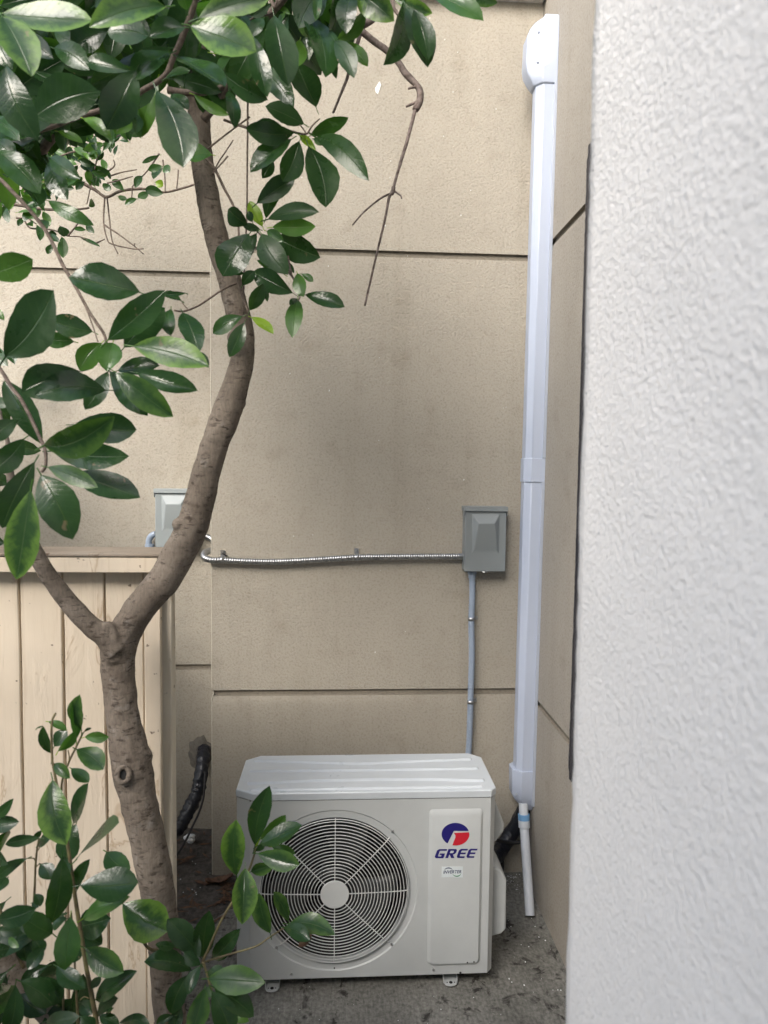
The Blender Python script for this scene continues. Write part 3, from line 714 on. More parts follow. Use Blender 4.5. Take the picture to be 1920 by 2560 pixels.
# pvc elbow under the left box
el = bmesh.new()
def L6(x, y, Y=RY-.03): return at(350+x/6.144, 1180+y/6.144, 'Y', Y)
e = empty('conduit_elbow', L6(150, 1190), 'grey plastic conduit elbow curving out of the left side of the pale switch box', 'conduit')
tube(el, [L6(235, 955), L6(200, 965), L6(160, 1000), L6(138, 1055), L6(134, 1120)], .0125, 14, 5); obj('elbow', el, FLEX, e)
bm = bmesh.new(); tube(bm, [L6(148, 1105), L6(150, 1185)], .019, 8, 1); tube(bm, [L6(150, 1180), L6(152, 1330)], .012, 12, 1); obj('coupling', bm, FLEX, e, bevel=.001)

# ------------------------------------------------------------------ metal flexible conduit
def Z7(x, y, Y=-.022): return at(450+x/1.7463, 1200+y/1.7463, 'Y', Y)
mc = empty('metal_conduit', Z7(600, 350), 'silver ribbed metal conduit running along the wall to the grey switch box', 'conduit')
P = [Z7(1222, 334), Z7(1100, 334), Z7(900, 336), Z7(770, 338), Z7(620, 347), Z7(420, 357), Z7(260, 354), Z7(190, 350), Z7(140, 350, -.025), Z7(112, 342, -.012), Z7(104, 330, .02), Z7(112, 316, .07), V((XJ-.02, .16, Z7(120, 310, .1).z)), V((XJ-.022, .25, Z7(130, 285, .2).z)), Z7(118, 247, RY-.025), Z7(60, 228, RY-.022), Z7(-30, 230, RY-.022)]
dense = catmull([(*p, 1) for p in P], 60); cum = 0; pts = []; rad = []; last = None; step = .0016; acc = 0
for p in dense:
    p = V(p[:3])
    if last is None: last = p; pts.append(p); rad.append(.0088); continue
    while (p-last).length >= step:
        last = last+(p-last).normalized()*step; acc += step; pts.append(last.copy()); rad.append(.0094+.0028*abs(math.sin(math.pi*acc/.0086)))
bm = bmesh.new(); tube(bm, pts, rad, 12, 1); obj('armour', bm, GALV, mc, angle=180)
bm = bmesh.new(); tube(bm, [Z7(1212, 334), Z7(1240, 334)], .0125, 6, 1); tube(bm, [Z7(1236, 334), Z7(1250, 334)], .010, 12, 1); obj('connector', bm, GALV, mc, bevel=.001)
def strap(c, up=True, s=1, parent=mc):
    bm = bmesh.new()
    if up:   # band over a horizontal run, ear above
        for i in range(9):
            pass
        prof_ = [(-.0122*math.cos(R(a)), .0122*math.sin(R(a))) for a in range(0, 181, 20)]
        rows = [[bm.verts.new(c+V((dx, -q[1], q[0]))) for q in prof_] for dx in (-.008, .008)]
        for i in range(len(prof_)-1): bm.faces.new((rows[0][i], rows[0][i+1], rows[1][i+1], rows[1][i]))
        box(bm, c.x-.008, c.x+.008, -.0035, -.0012, c.z+.0105, c.z+.032)
        disc(bm, V((c.x, -.0035, c.z+.022)), V((0, -1, 0)), .0048, .005, 12, .2)
    else:
        prof_ = [(-.0132*math.cos(R(a)), .0132*math.sin(R(a))) for a in range(0, 181, 20)]
        rows = [[bm.verts.new(c+V((q[0], -q[1], dz))) for q in prof_] for dz in (-.006, .006)]
        for i in range(len(prof_)-1): bm.faces.new((rows[0][i], rows[0][i+1], rows[1][i+1], rows[1][i]))
        box(bm, c.x+.0105, c.x+.028, -.0035, -.0012, c.z-.007, c.z+.007)
        disc(bm, V((c.x+.0205, -.0035, c.z)), V((0, -1, 0)), .0042, .005, 12, .2)
    o = obj('strap', bm, GALV, parent, angle=40); m_ = o.modifiers.new('s', 'SOLIDIFY'); m_.thickness = .0012
    return o
strap(Z7(183, 349)); strap(Z7(771, 339))
bm = bmesh.new(); c = Z7(186, 318, -.012); tube(bm, [c, c+V((.006, -.002, -.005)), c+V((.016, .002, -.012))], .0028, 8, 3); obj('cable_tie', bm, RUB, mc)

fx_ = empty('flexible_conduit', Z7(1272, 1100), 'grey blue plastic conduit dropping from the switch box to behind the air conditioner', 'conduit')
P = [Z7(1275, 400), Z7(1276, 500), Z7(1272, 620), Z7(1274, 760), Z7(1270, 900), Z7(1266, 1048), at(1171, 1885, 'Y', -.025), at(1160, 2000, 'Y', -.05), at(1150, 2080, 'Y', -.12), at(1145, 2120, 'Y', -.25)]
dense = catmull([(*p, 1) for p in P], 40); pts = []; rad = []; last = None; acc = 0
for p in dense:
    p = V(p[:3])
    if last is None: last = p; pts.append(p); rad.append(.0112); continue
    while (p-last).length >= .003:
        last = last+(p-last).normalized()*.003; acc += .003; pts.append(last.copy()); rad.append(.0112+.0005*math.sin(2*math.pi*acc/.013))
bm = bmesh.new(); tube(bm, pts, rad, 14, 1); obj('hose', bm, FLEX, fx_, angle=180)
bm = bmesh.new(); tube(bm, [Z7(1275, 393), Z7(1275, 410)], .0165, 8, 1); tube(bm, [Z7(1275, 408), Z7(1275, 428)], .0135, 16, 1); obj('fitting', bm, FLEX, fx_, bevel=.001)
strap(Z7(1272, 606), False, parent=fx_); strap(Z7(1268, 968), False, parent=fx_)

# ------------------------------------------------------------------ black pipe bundle by the fence
def ZM(x, y, Y): return at(380+x/4.609, 1780+y/4.609, 'Y', Y)
pb = empty('wrapped_pipes', ZM(400, 1300, .15), 'black tape wrapped pipe bundle coming out of the wall between fence and wall corner', 'pipe')
bm = bmesh.new(); tube(bm, [ZM(600, 440, RY-.005), ZM(592, 500, .29), ZM(575, 640, .24), ZM(555, 800, .21), ZM(520, 930, .19), ZM(450, 1080, .16), ZM(380, 1210, .13), ZM(310, 1330, .1), ZM(200, 1430, .06), ZM(60, 1500, .02)], [.026, .027, .025, .027, .025, .027, .025, .026, .025, .024], 18, 7, jit=.22, fn=lambda i, n: .07*math.sin(i*1.9)+.04*math.sin(i*.8)); obj('tape_wrap', bm, BLACK, pb, angle=60)
bm = bmesh.new(); tube(bm, [ZM(612, 685, .2), ZM(604, 850, .17), ZM(590, 1000, .15), ZM(545, 1150, .13), ZM(480, 1290, .1), ZM(410, 1440, .07), ZM(320, 1600, .03), ZM(200, 1750, 0)], .0042, 10, 6); obj('cable', bm, RUB, pb)
bm = bmesh.new()
c0 = ZM(560, 470, RY)
rings = []
for k in range(1, 7):
    u = k/6; ring = []
    for i in range(28):
        a = 2*math.pi*i/28; r = .055*u*(1+.35*noise.noise(V((math.cos(a)*2, math.sin(a)*2, 3)))); p = c0+V((math.cos(a)*r*1.0, 0, math.sin(a)*r*1.35))
        p.y = RY+.002-(1-u)**.7*.016-abs(noise.noise(p*60))*.006*(1-u); p.x = min(p.x, XJ-.002); ring.append(bm.verts.new(p))
    rings.append(ring)
for a, b in zip(rings, rings[1:]):
    for i in range(28): bm.faces.new((a[i], a[(i+1) % 28], b[(i+1) % 28], b[i]))
bm.faces.new(rings[0])
obj('cement_patch', bm, CEM, wr, angle=180)

# ------------------------------------------------------------------ dirt, litter, crumbs
bm = bmesh.new(); nx, ny = 40, 46; g = []
for j in range(ny+1):
    row = []
    for i in range(nx+1):
        x = -1.75+i*.022; y = -.42+j*.0175
        q = V((x, y, 0)); n_1 = noise.noise(q*7)*.5+noise.noise(q*22)*.25
        m_ = min(1, max(0, (y+.30)/.25))*min(1, max(0, (-1.02-x)/.16+(.5 if y > -.02 else 0)))
        h = -.004+.020*m_*(1+n_1)+noise.noise(q*60)*.003*m_
        row.append(bm.verts.new((x, y, h)))
    g.append(row)
for j in range(ny):
    for i in range(nx):
        if g[j][i].co.x+.011 > XJ-.003 and g[j][i].co.y > .0: continue
        bm.faces.new((g[j][i], g[j][i+1], g[j+1][i+1], g[j+1][i]))
o = obj('dirt', bm, DIRT, angle=180); o['kind'] = 'structure'
bm = bmesh.new()
for _ in range(150):
    if random.random() < .75: x, y = random.uniform(-1.5, -1.10), random.uniform(-.3, .3)
    else: x, y = random.uniform(-1.12, -1.0), random.uniform(-.16, -.02)
    if x > XJ-.01 and y > -.01: continue
    l = random.uniform(.008, .035); w_ = random.uniform(.002, .007); a = random.uniform(0, 6.3); z = .014+random.random()*.012 if x < XJ-.03 else .003
    u = V((math.cos(a), math.sin(a), random.uniform(-.15, .15))); v = V((-u.y, u.x, random.uniform(-.3, .3)))
    c = V((x, y, z+.004)); p = [c-u*l, c-u*l*.3+v*w_, c+u*l, c-u*l*.2-v*w_]
    prism(bm, p, V((0, 0, 0)), V((0, 0, .0012)))
o = obj('leaf_litter', bm, DEAD); o['kind'] = 'stuff'
o['label'] = 'dark bits of bark and leaf litter on the dirt at the wall corner'; o['category'] = 'litter'
bm = bmesh.new()
def crumb(c, r):
    v = bmesh.ops.create_icosphere(bm, subdivisions=1, radius=r)['verts']
    for q in v: q.co = V((q.co.x*random.uniform(.6, 1.4), q.co.y*random.uniform(.6, 1.6), q.co.z*.6))+c
for _ in range(95):
    k = random.random()
    if k < .45: c = at(random.gauss(1290, 22), random.gauss(2190, 18), 'Z', .001)
    elif k < .8: c = at(1300+random.gauss(40, 45), random.uniform(2180, 2480), 'Z', .001)
    else: c = at(random.uniform(640, 1400), random.uniform(2460, 2560), 'Z', .001)
    if c.x > -.008 or c.y > -.01: continue
    crumb(c, random.uniform(.0008, .0026)*(.7 if k > .8 else 1))
for _ in range(10):
    c = at(random.uniform(450, 560), random.uniform(2150, 2240), 'Z', .02); crumb(c, .002)
o = obj('plaster_crumbs', bm, WHITE); o['kind'] = 'stuff'; o['label'] = 'tiny white plaster crumbs scattered on the concrete near the drain pipe'; o['category'] = 'debris'
def curled(name, c, l, wd, ang, m, label, cat, curl=.5):
    bm = bmesh.new(); rows = []
    u = V((math.cos(ang), math.sin(ang), 0)); v = V((-u.y, u.x, 0))
    for i in range(9):
        t = i/8; ww = wd*math.sin(math.pi*(.06+.9*t))**.8
        rows.append([bm.verts.new(c+u*(l*(t-.5))+v*(ww*s)+V((0, 0, .004+curl*l*((t-.5)**2)+curl*wd*1.2*s*s+noise.noise(V((t*5, s*3, l*90)))*.004))) for s in (-1, -.5, 0, .5, 1)])
    for a, b in zip(rows, rows[1:]):
        for j in range(4): bm.faces.new((a[j], a[j+1], b[j+1], b[j]))
    o = obj(name, bm, m, angle=180); s_ = o.modifiers.new('s', 'SOLIDIFY'); s_.thickness = .0006
    return tag(o, label, cat)
curled('dead_leaf', at(548, 2208, 'Z', .012), .10, .018, .35, DEAD, 'reddish brown curled dead leaf lying at the foot of the wall corner', 'leaf')
curled('dead_leaf', at(505, 2212, 'Z', .012), .06, .010, 2.8, DEAD, 'small dark dead leaf on the ground just left of the wall corner', 'leaf', .3)
curled('dead_leaf', at(470, 2150, 'Z', .026), .06, .008, .5, DEAD, 'narrow dark dead leaf on the dirt between fence and wall corner', 'leaf', .3)
bm = bmesh.new(); c = at(476, 2095, 'Z', .04)
bmesh.ops.create_icosphere(bm, subdivisions=3, radius=.022)
for v in bm.verts: v.co = V((v.co.x*1.1, v.co.y*.8, v.co.z*.7))*(1+.5*noise.noise(v.co*70))+c
tag(obj('plastic_scrap', bm, WHITE, angle=20), 'crumpled shiny white plastic scrap on the dirt under the black pipes', 'scrap')

# ------------------------------------------------------------------ leaves
TYPES = {'D': (.02, 0), 'd': (.10, .05), 'm': (.28, .15), 'g': (.48, .3), 'G': (.62, .3), 'y': (.75, .3), 'Y': (.98, .2), 'l': (.24, .6), 'L': (.32, .9), 's': (.12, .1), 'S': (.14, .25), 't': (.2, .9)}
class Crown:
    def __init__(s): s.bm = bmesh.new(); s.uv = s.bm.loops.layers.uv.new('UVMap'); s.cl = s.bm.loops.layers.color.new('leaf')
    def leaf(s, B, T, wd, ty, droop=None, seg=12, face=1.0, petiole=True):
        """B base, T tip (world), wd full width"""
        tone, marg = TYPES[ty]; tone = min(1, max(0, tone+random.uniform(-.05, .06))); rnd = random.random()*(.3 if ty in 'sS' else 1)
        a = T-B; L = a.length
        if L < 1e-4: return
        a.normalize(); mid = (B+T)/2; vw = (CAM-mid).normalized()
        upk = {'S': 1.15, 's': .75}.get(ty, random.uniform(-.1, .55))
        n = vw*face+V((0, 0, 1))*upk+V((random.uniform(-1, 1), random.uniform(-1, 1), random.uniform(-1, 1)))*(.28 if ty in 'sS' else .4)
        n = (n-a*n.dot(a)).normalized(); q = a.cross(n).normalized()
        vp = abs((q-vw*q.dot(vw)).length); wd = wd/max(vp, .62)
        if droop is None: droop = random.uniform(.03, .11)
        fold = random.uniform(.10, .34); side = random.uniform(-.07, .07); pk = random.uniform(.50, .64)
        tw = random.uniform(-.35, .35); wav = random.uniform(.0, .035); ph = random.uniform(0, 6)
        U = (-1, -.66, -.33, 0, .33, .66, 1); rows = []
        for i in range(seg+1):
            t = i/seg
            x = t/pk*.5 if t < pk else .5+(t-pk)/(1-pk)*.5
            hw = wd/2*(max(0, math.sin(math.pi*x))**(.86 if t < pk else .68))
            if t > .9: hw *= 1-.2*((t-.9)/.1)
            ser = 1+(.018*(1 if i % 2 else -1) if .2 < t < .95 else 0)
            c = B+a*(L*t)+n*(droop*L*4*t*(1-t)) + q*(side*L*4*t*(1-t))
            an = tw*(t-.3); qq = q*math.cos(an)+n*math.sin(an); nn = n*math.cos(an)-q*math.sin(an)
            rows.append([(s.bm.verts.new(c+qq*(u*hw*(ser if abs(u) == 1 else 1))+nn*(fold*hw*abs(u)**1.3*(1 if droop > 0 else 1)+wav*wd*math.sin(9*t+ph)*u*u)), t, (u+1)/2) for u in U])
        for ra, rb in zip(rows, rows[1:]):
            for j in range(6):
                qd = (ra[j], ra[j+1], rb[j+1], rb[j])
                try: f = s.bm.faces.new([v[0] for v in qd])
                except ValueError: continue
                f.smooth = True
                for lp, v in zip(f.loops, qd): lp[s.uv].uv = (v[1], v[2]); lp[s.cl] = (tone, marg, rnd, 1)
        if petiole:
            s._pet(B, a, L, tone, rnd)
    def _pet(s, B, a, L, tone, rnd):
        P = [B-a*L*.13+V((0, 0, -.002)), B+a*L*.02]; r = max(.0009, L*.010); q = a.orthogonal().normalized(); k = a.cross(q); rs = []
        for p in P: rs.append([s.bm.verts.new(p+(q*math.cos(x)+k*math.sin(x))*r) for x in (0, 1.57, 3.14, 4.71)])
        for i in range(4):
            f = s.bm.faces.new((rs[0][i], rs[0][(i+1) % 4], rs[1][(i+1) % 4], rs[1][i])); f.smooth = True
            for lp in f.loops: lp[s.uv].uv = (.1, .6); lp[s.cl] = (min(1, tone+.35), 0, rnd, 1)
    def add(s, key, rows, depth, spread=.05):
        x0, y0, k = ZO[key]
        for r in rows:
            bx, by, tx, ty_, wz, ty = r[:6]; d = r[6] if len(r) > 6 else depth+random.uniform(-spread, spread)
            B = pd(x0+bx/k, y0+by/k, d+random.uniform(0, .02))
            lp = math.hypot(tx-bx, ty_-by)/k/CF*d
            T = pd(x0+tx/k, y0+ty_/k, d+random.uniform(-.45, .25)*lp)
            s.leaf(B, T, wz/k/CF*d, ty)
    def done(s, name, parent):
        me = bpy.data.meshes.new(name); s.bm.to_mesh(me); s.bm.free(); me.materials.append(LEAF)
        o = bpy.data.objects.new(name, me); col.objects.link(o); o.parent = parent
        if parent is not None: o.matrix_parent_inverse = parent.matrix_world.inverted()
        return o
ZO = {'A': (0, 0, 4.1475), 'B': (350, 0, 4.1475), 'C': (700, 0, 3.0164), 'D': (0, 300, 3.318), 'E': (500, 400, 4.1475), 'F': (0, 620, 3.0164), 'G': (0, 1000, 4.1475),
      'H': (0, 1700, 4.1475), 'I': (0, 2100, 4.1475), 'J': (350, 2100, 4.74), 'K': (540, 1920, 4.609), 'S': (0, 0, 1)}
def twig(bm, pts, d, r, key='S', k=5, seg=7, jit=.12):
    spec = None
    if isinstance(bm, tuple): spec = bm; bm = bmesh.new()
    """pts in picture units with one radius in pixels at each end"""
    x0, y0, s = ZO[key]; n = len(pts); r0, r1 = r; ds = d if isinstance(d, (list, tuple)) else (d, d)
    P = []; rad = []
    for i, p in enumerate(pts):
        u = i/(n-1); dd = ds[0]+(ds[1]-ds[0])*u
        P.append(pd(x0+p[0]/s, y0+p[1]/s, dd)); rad.append((r0+(r1-r0)*u)/CF*dd)
    tube(bm, P, rad, seg, k, jit=jit)
    if spec: obj(spec[0], bm, spec[1], spec[2], angle=180)

# ---- the tree
tree = empty('tree', pd(428, 2640, 1.45)*1.0, 'smooth barked evergreen tree with forked leaning trunk in front of the fence', 'tree')
tb = bmesh.new()
def trunk(L, d0, d1, seg=20):
    n = len(L); P = []; rad = []
    for i, (x, y, w_) in enumerate(L):
        dd = d0+(d1-d0)*i/(n-1); P.append(pd(x, y, dd)); rad.append(w_/2/CF*dd)
    if L[0][1] > 2500: P.insert(0, V((P[0].x+.01, P[0].y+.02, -.05))); rad.insert(0, rad[0]*1.25)
    tube(tb, P, rad, seg, 8, jit=.06)
trunk([(430, 2600, 78), (418, 2480, 76), (409, 2337, 78), (389, 2198, 84), (365, 2080, 86), (345, 1990, 88), (332, 1930, 96), (322, 1870, 92), (308, 1800, 82), (299, 1720, 78), (295, 1660, 82), (299, 1610, 88), (325, 1560, 80), (362, 1505, 78), (410, 1450, 80), (446, 1385, 80), (478, 1323, 80), (502, 1240, 74), (520, 1165, 70), (540, 1105, 70), (563, 1040, 72), (582, 985, 68), (601, 924, 62), (609, 870, 58), (606, 826, 56), (592, 773, 60), (570, 687, 58), (548, 620, 58), (525, 521, 58), (506, 405, 56), (496, 260, 54), (492, 120, 44), (488, 0, 36), (470, -200, 30), (480, -420, 22)], 1.42, 1.48)
trunk([(292, 1625, 70), (262, 1590, 56), (225, 1562, 50), (180, 1515, 46), (140, 1465, 44), (112, 1425, 42), (86, 1375, 38), (62, 1320, 32), (40, 1255, 26), (24, 1180, 20), (18, 1100, 14), (-10, 1000, 10)], 1.42, 1.30, 16)
# stub in the fork, small swellings, pruning collar
tube(tb, [pd(283, 1650, 1.415), pd(277, 1600, 1.405), pd(273, 1572, 1.405), pd(277, 1556, 1.405)], [.017, .018, .015, .011], 9, 3, jit=.5)
for x, y, r, dd in ((585, 845, .016, 1.45), (512, 1150, .014, 1.44), (448, 1312, .016, 1.43), (596, 1008, .016, 1.47), (350, 1893, .026, 1.435), (420, 2260, .012, 1.44)):
    c = pd(x, y, dd); bmesh.ops.create_icosphere(tb, subdivisions=2, radius=r, matrix=Matrix.Translation(c))
to = obj('trunk', tb, BARK, tree, angle=180)
rm = to.modifiers.new('remesh', 'REMESH'); rm.mode = 'VOXEL'; rm.voxel_size = .0035; rm.use_smooth_shade = True
sm = to.modifiers.new('smooth', 'SMOOTH'); sm.iterations = 5; sm.factor = .6
tx = bpy.data.textures.new('lumps', 'CLOUDS'); tx.noise_scale = .035; tx.noise_depth = 3
dm = to.modifiers.new('disp', 'DISPLACE'); dm.texture = tx; dm.strength = .0045; dm.mid_level = .5; dm.texture_coords = 'GLOBAL'
# pruning scar
c = pd(308, 1937, 1.383); nv = (CAM-c).normalized(); uu = V((0, 0, 1)); uu = (uu-nv*uu.dot(nv)).normalized(); rr_ = uu.cross(nv)
bm = bmesh.new(); n1, n2 = 28, 10; rings = []
for i in range(n1):
    a = 2*math.pi*i/n1; cc = c+uu*math.cos(a)*.0145+rr_*math.sin(a)*.0115; ra = (uu*math.cos(a)*.9+rr_*math.sin(a)*1.05)
    rings.append([bm.verts.new(cc+ra*math.cos(2*math.pi*j/n2)*.0052*(1+.5*noise.noise(cc*120))+nv*math.sin(2*math.pi*j/n2)*.0052) for j in range(n2)])
for i in range(n1):
    for j in range(n2): bm.faces.new((rings[i][j], rings[(i+1) % n1][j], rings[(i+1) % n1][(j+1) % n2], rings[i][(j+1) % n2]))
sc1 = obj('pruning_scar', bm, BARK, to, angle=180)
bm = bmesh.new(); disc(bm, c-nv*.003, nv, .011, .001, 20); obj('scar_hollow', bm, DARK, sc1)

tw = ('branch', TWIG, tree)
twig(tw, [(-40, 425), (0, 448), (30, 478), (75, 526), (120, 586), (157, 662), (187, 713), (223, 779), (240, 805), (265, 849), (268, 925)], 1.14, (5.5, 3.4))
twig(tw, [(200, 735), (218, 778), (230, 810), (245, 855)], 1.14, (2, 1.5))
twig(tw, [(-30, 885), (0, 922), (30, 970), (50, 995), (70, 1031), (103, 1101), (113, 1127), (114, 1164), (104, 1180)], 1.02, (5, 4))
twig(tw, [(515, 395), (538, 424), (560, 470), (584, 516), (596, 569), (596, 665), (595, 708), (623, 786)], (1.44, 1.38), (4, 2))
twig(tw, [(625, -40), (620, 200), (619, 341), (618, 400), (617, 535), (611, 665), (608, 786)], 1.41, (2.6, 2))
twig(tw, [(640, 585), (625, 600), (617, 640)], 1.40, (3, 2))
twig(tw, [(570, 390), (548, 415), (528, 436)], 1.4, (2, 1.5)); twig(tw, [(583, 350), (560, 385), (548, 402), (530, 438)], 1.41, (1.4, 2))
twig(tw, [(625, 292), (560, 340), (520, 372)], 1.42, (2, 2.4))
twig(tw, [(598, 706), (560, 722), (500, 762), (460, 778), (436, 776)], (1.40, 1.3), (2.6, 2.4)); twig(tw, [(472, 776), (458, 760), (455, 752)], 1.3, (1.6, 1.2))
twig(tw, [(720, 680), (735, 700), (742, 730), (750, 742), (745, 752)], 1.36, (2, 1.5))
twig(tw, [(720, 640), (728, 680), (733, 695)], 1.37, (2.4, 2)); twig(tw, [(640, 575), (680, 620), (720, 672), (733, 695)], (1.40, 1.37), (2, 2))
twig(tw, [(560, 300), (640, 325), (700, 322), (745, 333), (766, 335)], (1.42, 1.32), (3.4, 2.6)); twig(tw, [(799, 297), (780, 315), (768, 335)], 1.32, (1.6, 2.2)); twig(tw, [(750, 312), (760, 325), (766, 335)], 1.32, (1.6, 2))
twig(tw, [(495, -60), (488, 0), (473, 48), (455, 95), (434, 142), (417, 183), (386, 210), (355, 227), (309, 260), (212, 287), (120, 320), (0, 350)], (1.12, 1.25), (8, 6))
twig(tw, [(760, -80), (707, 0), (687, 22), (660, 55), (632, 96), (600, 160), (560, 230), (510, 300)], (1.2, 1.42), (9, 11))
twig(tw, [(687, 22), (672, -10), (650, -60)], 1.2, (6, 4)); twig(tw, [(700, -30), (680, 30), (640, 42), (625, 50)], 1.2, (3, 2))
twig(tw, [(420, 225), (480, 232), (560, 215), (640, 130)], 1.38, (9, 7))
twig(tw, [(150, 320), (135, 338), (115, 362), (101, 381), (69, 400), (30, 450), (-20, 500)], 1.5, (11, 15))

dt = ('dry_twig', DTWIG, tree)
twig(dt, [(960, 10), (935, 45), (902, 66), (880, 85), (850, 75), (820, 92)], 1.5, (9, 9)); 
twig(dt, [(899, 70), (899, 90), (879, 156), (868, 195), (856, 225), (833, 282)], 1.5, (5.5, 3))
twig(dt, [(895, 74), (932, 100), (975, 133), (998, 159), (1018, 189), (1045, 216), (1050, 249), (1038, 275)], 1.5, (8, 8.5), jit=.3)
twig(dt, [(1038, 275), (1018, 351), (998, 418), (982, 474), (972, 497), (962, 550), (937, 655), (912, 764)], 1.5, (4.6, 2.6), jit=.2)
twig(dt, [(1042, 216), (1030, 219), (1020, 222)], 1.5, (4, 2.6)); twig(dt, [(1044, 254), (1030, 260), (1015, 267)], 1.5, (4, 2.6))
twig(dt, [(982, 474), (996, 485), (1003, 490), (1004, 497)], 1.5, (2.6, 1.6)); twig(dt, [(978, 483), (950, 497), (910, 530), (881, 563)], 1.5, (2.8, 1.8)); twig(dt, [(984, 468), (982, 480), (979, 486)], 1.5, (5.5, 4.5))
twig(dt, [(1030, -40), (1015, 22), (1005, 50)], 1.4, (4, 2.4)); twig(dt, [(1000, 40), (985, 20), (975, -30)], 1.4, (4, 5))

cr = Crown()
cr.add('C', [(1120, -60, 1535, 160, 160, 'g'), (1380, -60, 1640, 22, 90, 'l'), (860, -10, 1150, 100, 95, 't'), (955, 60, 1112, 512, 205, 'D'), (1010, 70, 1118, 455, 165, 'm'),
  (925, 25, 780, 492, 185, 'd'), (560, -70, 862, 160, 210, 't'), (650, 60, 430, 296, 110, 'y'), (500, -110, 368, 296, 250, 'd'), (340, -90, 140, 215, 230, 'd'), (190, 110, 345, 580, 250, 'm'),
  (560, -60, 500, 260, 160, 'D'), (300, -60, 270, 160, 70, 'g'), (430, 292, 662, 502, 105, 'y'), (385, 320, 425, 596, 80, 'D'), (415, 310, 560, 588, 150, 'D'), (150, 300, 90, 520, 120, 'y')], 1.22)
cr.add('C', [(272, 810, 120, 470, 225, 's'), (182, 935, -110, 800, 150, 'm'), (232, 1020, 518, 885, 108, 'g'), (270, 1035, 672, 1365, 165, 'm'), (215, 1105, 345, 1565, 240, 'm'),
  (145, 1065, 20, 1370, 180, 'm'), (85, 1050, -225, 1300, 150, 'm'), (150, 1020, 272, 1135, 60, 'Y'), (250, 1045, 328, 1092, 50, 'g'), (60, 1010, -200, 950, 110, 'd')], 1.32, .03)
cr.add('B', [(520, 265, 1205, 532, 400, 'L', .95), (600, 190, 1340, -10, 250, 't', .97), (490, 110, 430, -170, 170, 'm', 1.0), (460, 190, 190, 330, 150, 'g'), (470, 285, 100, 385, 200, 's', 1.03),
  (400, 540, 640, 470, 130, 'G'), (400, 590, 885, 890, 300, 'S', 1.05), (330, 545, -60, 830, 240, 's', 1.06), (300, 500, -90, 640, 190, 'd'), (840, 740, 1325, 1035, 200, 'm'), (560, 980, 925, 1195, 105, 'y'),
  (330, 980, 500, 1140, 150, 'd'), (925, 940, 975, 1325, 165, 'd'), (1390, 160, 1535, 892, 330, 's', 1.1), (1260, 720, 1595, 1112, 240, 'd'), (1180, 380, 1320, 1010, 220, 's'),
  (170, 935, 450, 1740, 400, 'S', 1.0), (750, 1605, 500, 1650, 170, 'G'), (1600, 1375, 1095, 1330, 215, 'm', 1.32), (960, 130, 1170, 340, 170, 's'), (1280, 190, 1150, 380, 130, 'd'),
  (260, 815, 520, 735, 80, 'm'), (340, 820, 850, 960, 170, 'D'), (1350, 40, 1150, 170, 120, 'd'), (1440, 90, 1560, 150, 50, 'G'), (1500, 130, 1450, 250, 60, 'G')], 1.18, .08)
cr.add('A', [(20, 140, 965, 215, 310, 'L', .92), (1720, 70, 925, 285, 280, 'L', .94), (20, 170, 332, 795, 400, 'L', .9), (10, 60, 500, -40, 190, 'd'), (1120, 330, 745, 500, 270, 'd'),
  (1545, 380, 1110, 330, 290, 's', 1.0), (1350, 735, 880, 640, 190, 's'), (1410, 725, 1105, 1345, 370, 's', 1.02), (1370, 700, 930, 890, 210, 'd'), (340, 1230, 1030, 950, 440, 'd', 1.02),
  (560, 500, 930, 730, 240, 'd'), (330, 740, 640, 960, 250, 'd'), (60, 680, 400, 1460, 340, 'd', .95), (-60, 250, 130, 720, 280, 'd'), (1290, 1120, 1190, 1385, 200, 'y'), (1350, 1150, 1405, 1385, 120, 'd'),
  (860, 1225, 1155, 1442, 130, 'y'), (600, 1360, 860, 1485, 90, 'y'), (1000, 1080, 1450, 1110, 150, 'd'), (-60, 1250, 200, 1460, 200, 'm'), (180, 400, 560, 620, 200, 'D'), (560, 300, 860, 470, 150, 'd'), (980, 60, 1250, -60, 150, 'd'),
  (400, 60, 900, -60, 150, 'g')], 1.12, .1)
cr.add('D', [(-40, 250, 335, 615, 240, 'm', 1.1), (60, 470, 330, 715, 190, 'd'), (390, 350, 562, 665, 180, 'D'), (420, 310, 670, 490, 150, 'd'), (400, 670, 780, 875, 120, 'g'), (-30, 170, 140, 330, 160, 'd')], 1.2, .05)
cr.add('F', [(-90, 210, 248, 85, 215, 'G', 1.0), (1055, 335, 518, 220, 265, 's', 1.1), (812, 695, 1245, 318, 215, 'm', 1.1), (40, 818, 405, 318, 345, 'd', 1.0), (700, 632, 370, 540, 170, 'd'),
  (560, 705, 325, 700, 120, 'g'), (765, 715, 600, 925, 170, 'G'), (850, 715, 805, 932, 185, 'G'), (605, 930, 162, 1088, 250, 'd', 1.05), (800, 1070, 262, 1110, 225, 'd', 1.07), (815, 930, 640, 1220, 140, 'D'),
  (828, 930, 1112, 1262, 175, 'D'), (870, 935, 1308, 1274, 205, 'l', 1.08), (1005, 740, 1575, 895, 235, 'L', 1.05), (935, 750, 1245, 450, 220, 'd'), (1290, 458, 1290, 665, 110, 'm'), (1378, 488, 1500, 790, 175, 'd'),
  (1370, 400, 1216, 352, 60, 's'), (1398, 340, 1240, 352, 40, 's'), (885, 925, 1205, 890, 140, 's'), (1030, 940, 1492, 1076, 165, 'D'), (1490, 780, 1574, 905, 60, 'd'), (320, 1485, 28, 1000, 190, 'D', 1.12),
  (330, 1490, 865, 1268, 250, 'l', .98), (560, 1330, 1032, 1372, 230, 'd', 1.1), (395, 1530, 972, 1570, 200, 'd', 1.08), (-80, 430, 32, 545, 70, 'G'), (-60, 1150, 80, 1190, 90, 'd')], 1.14, .03)
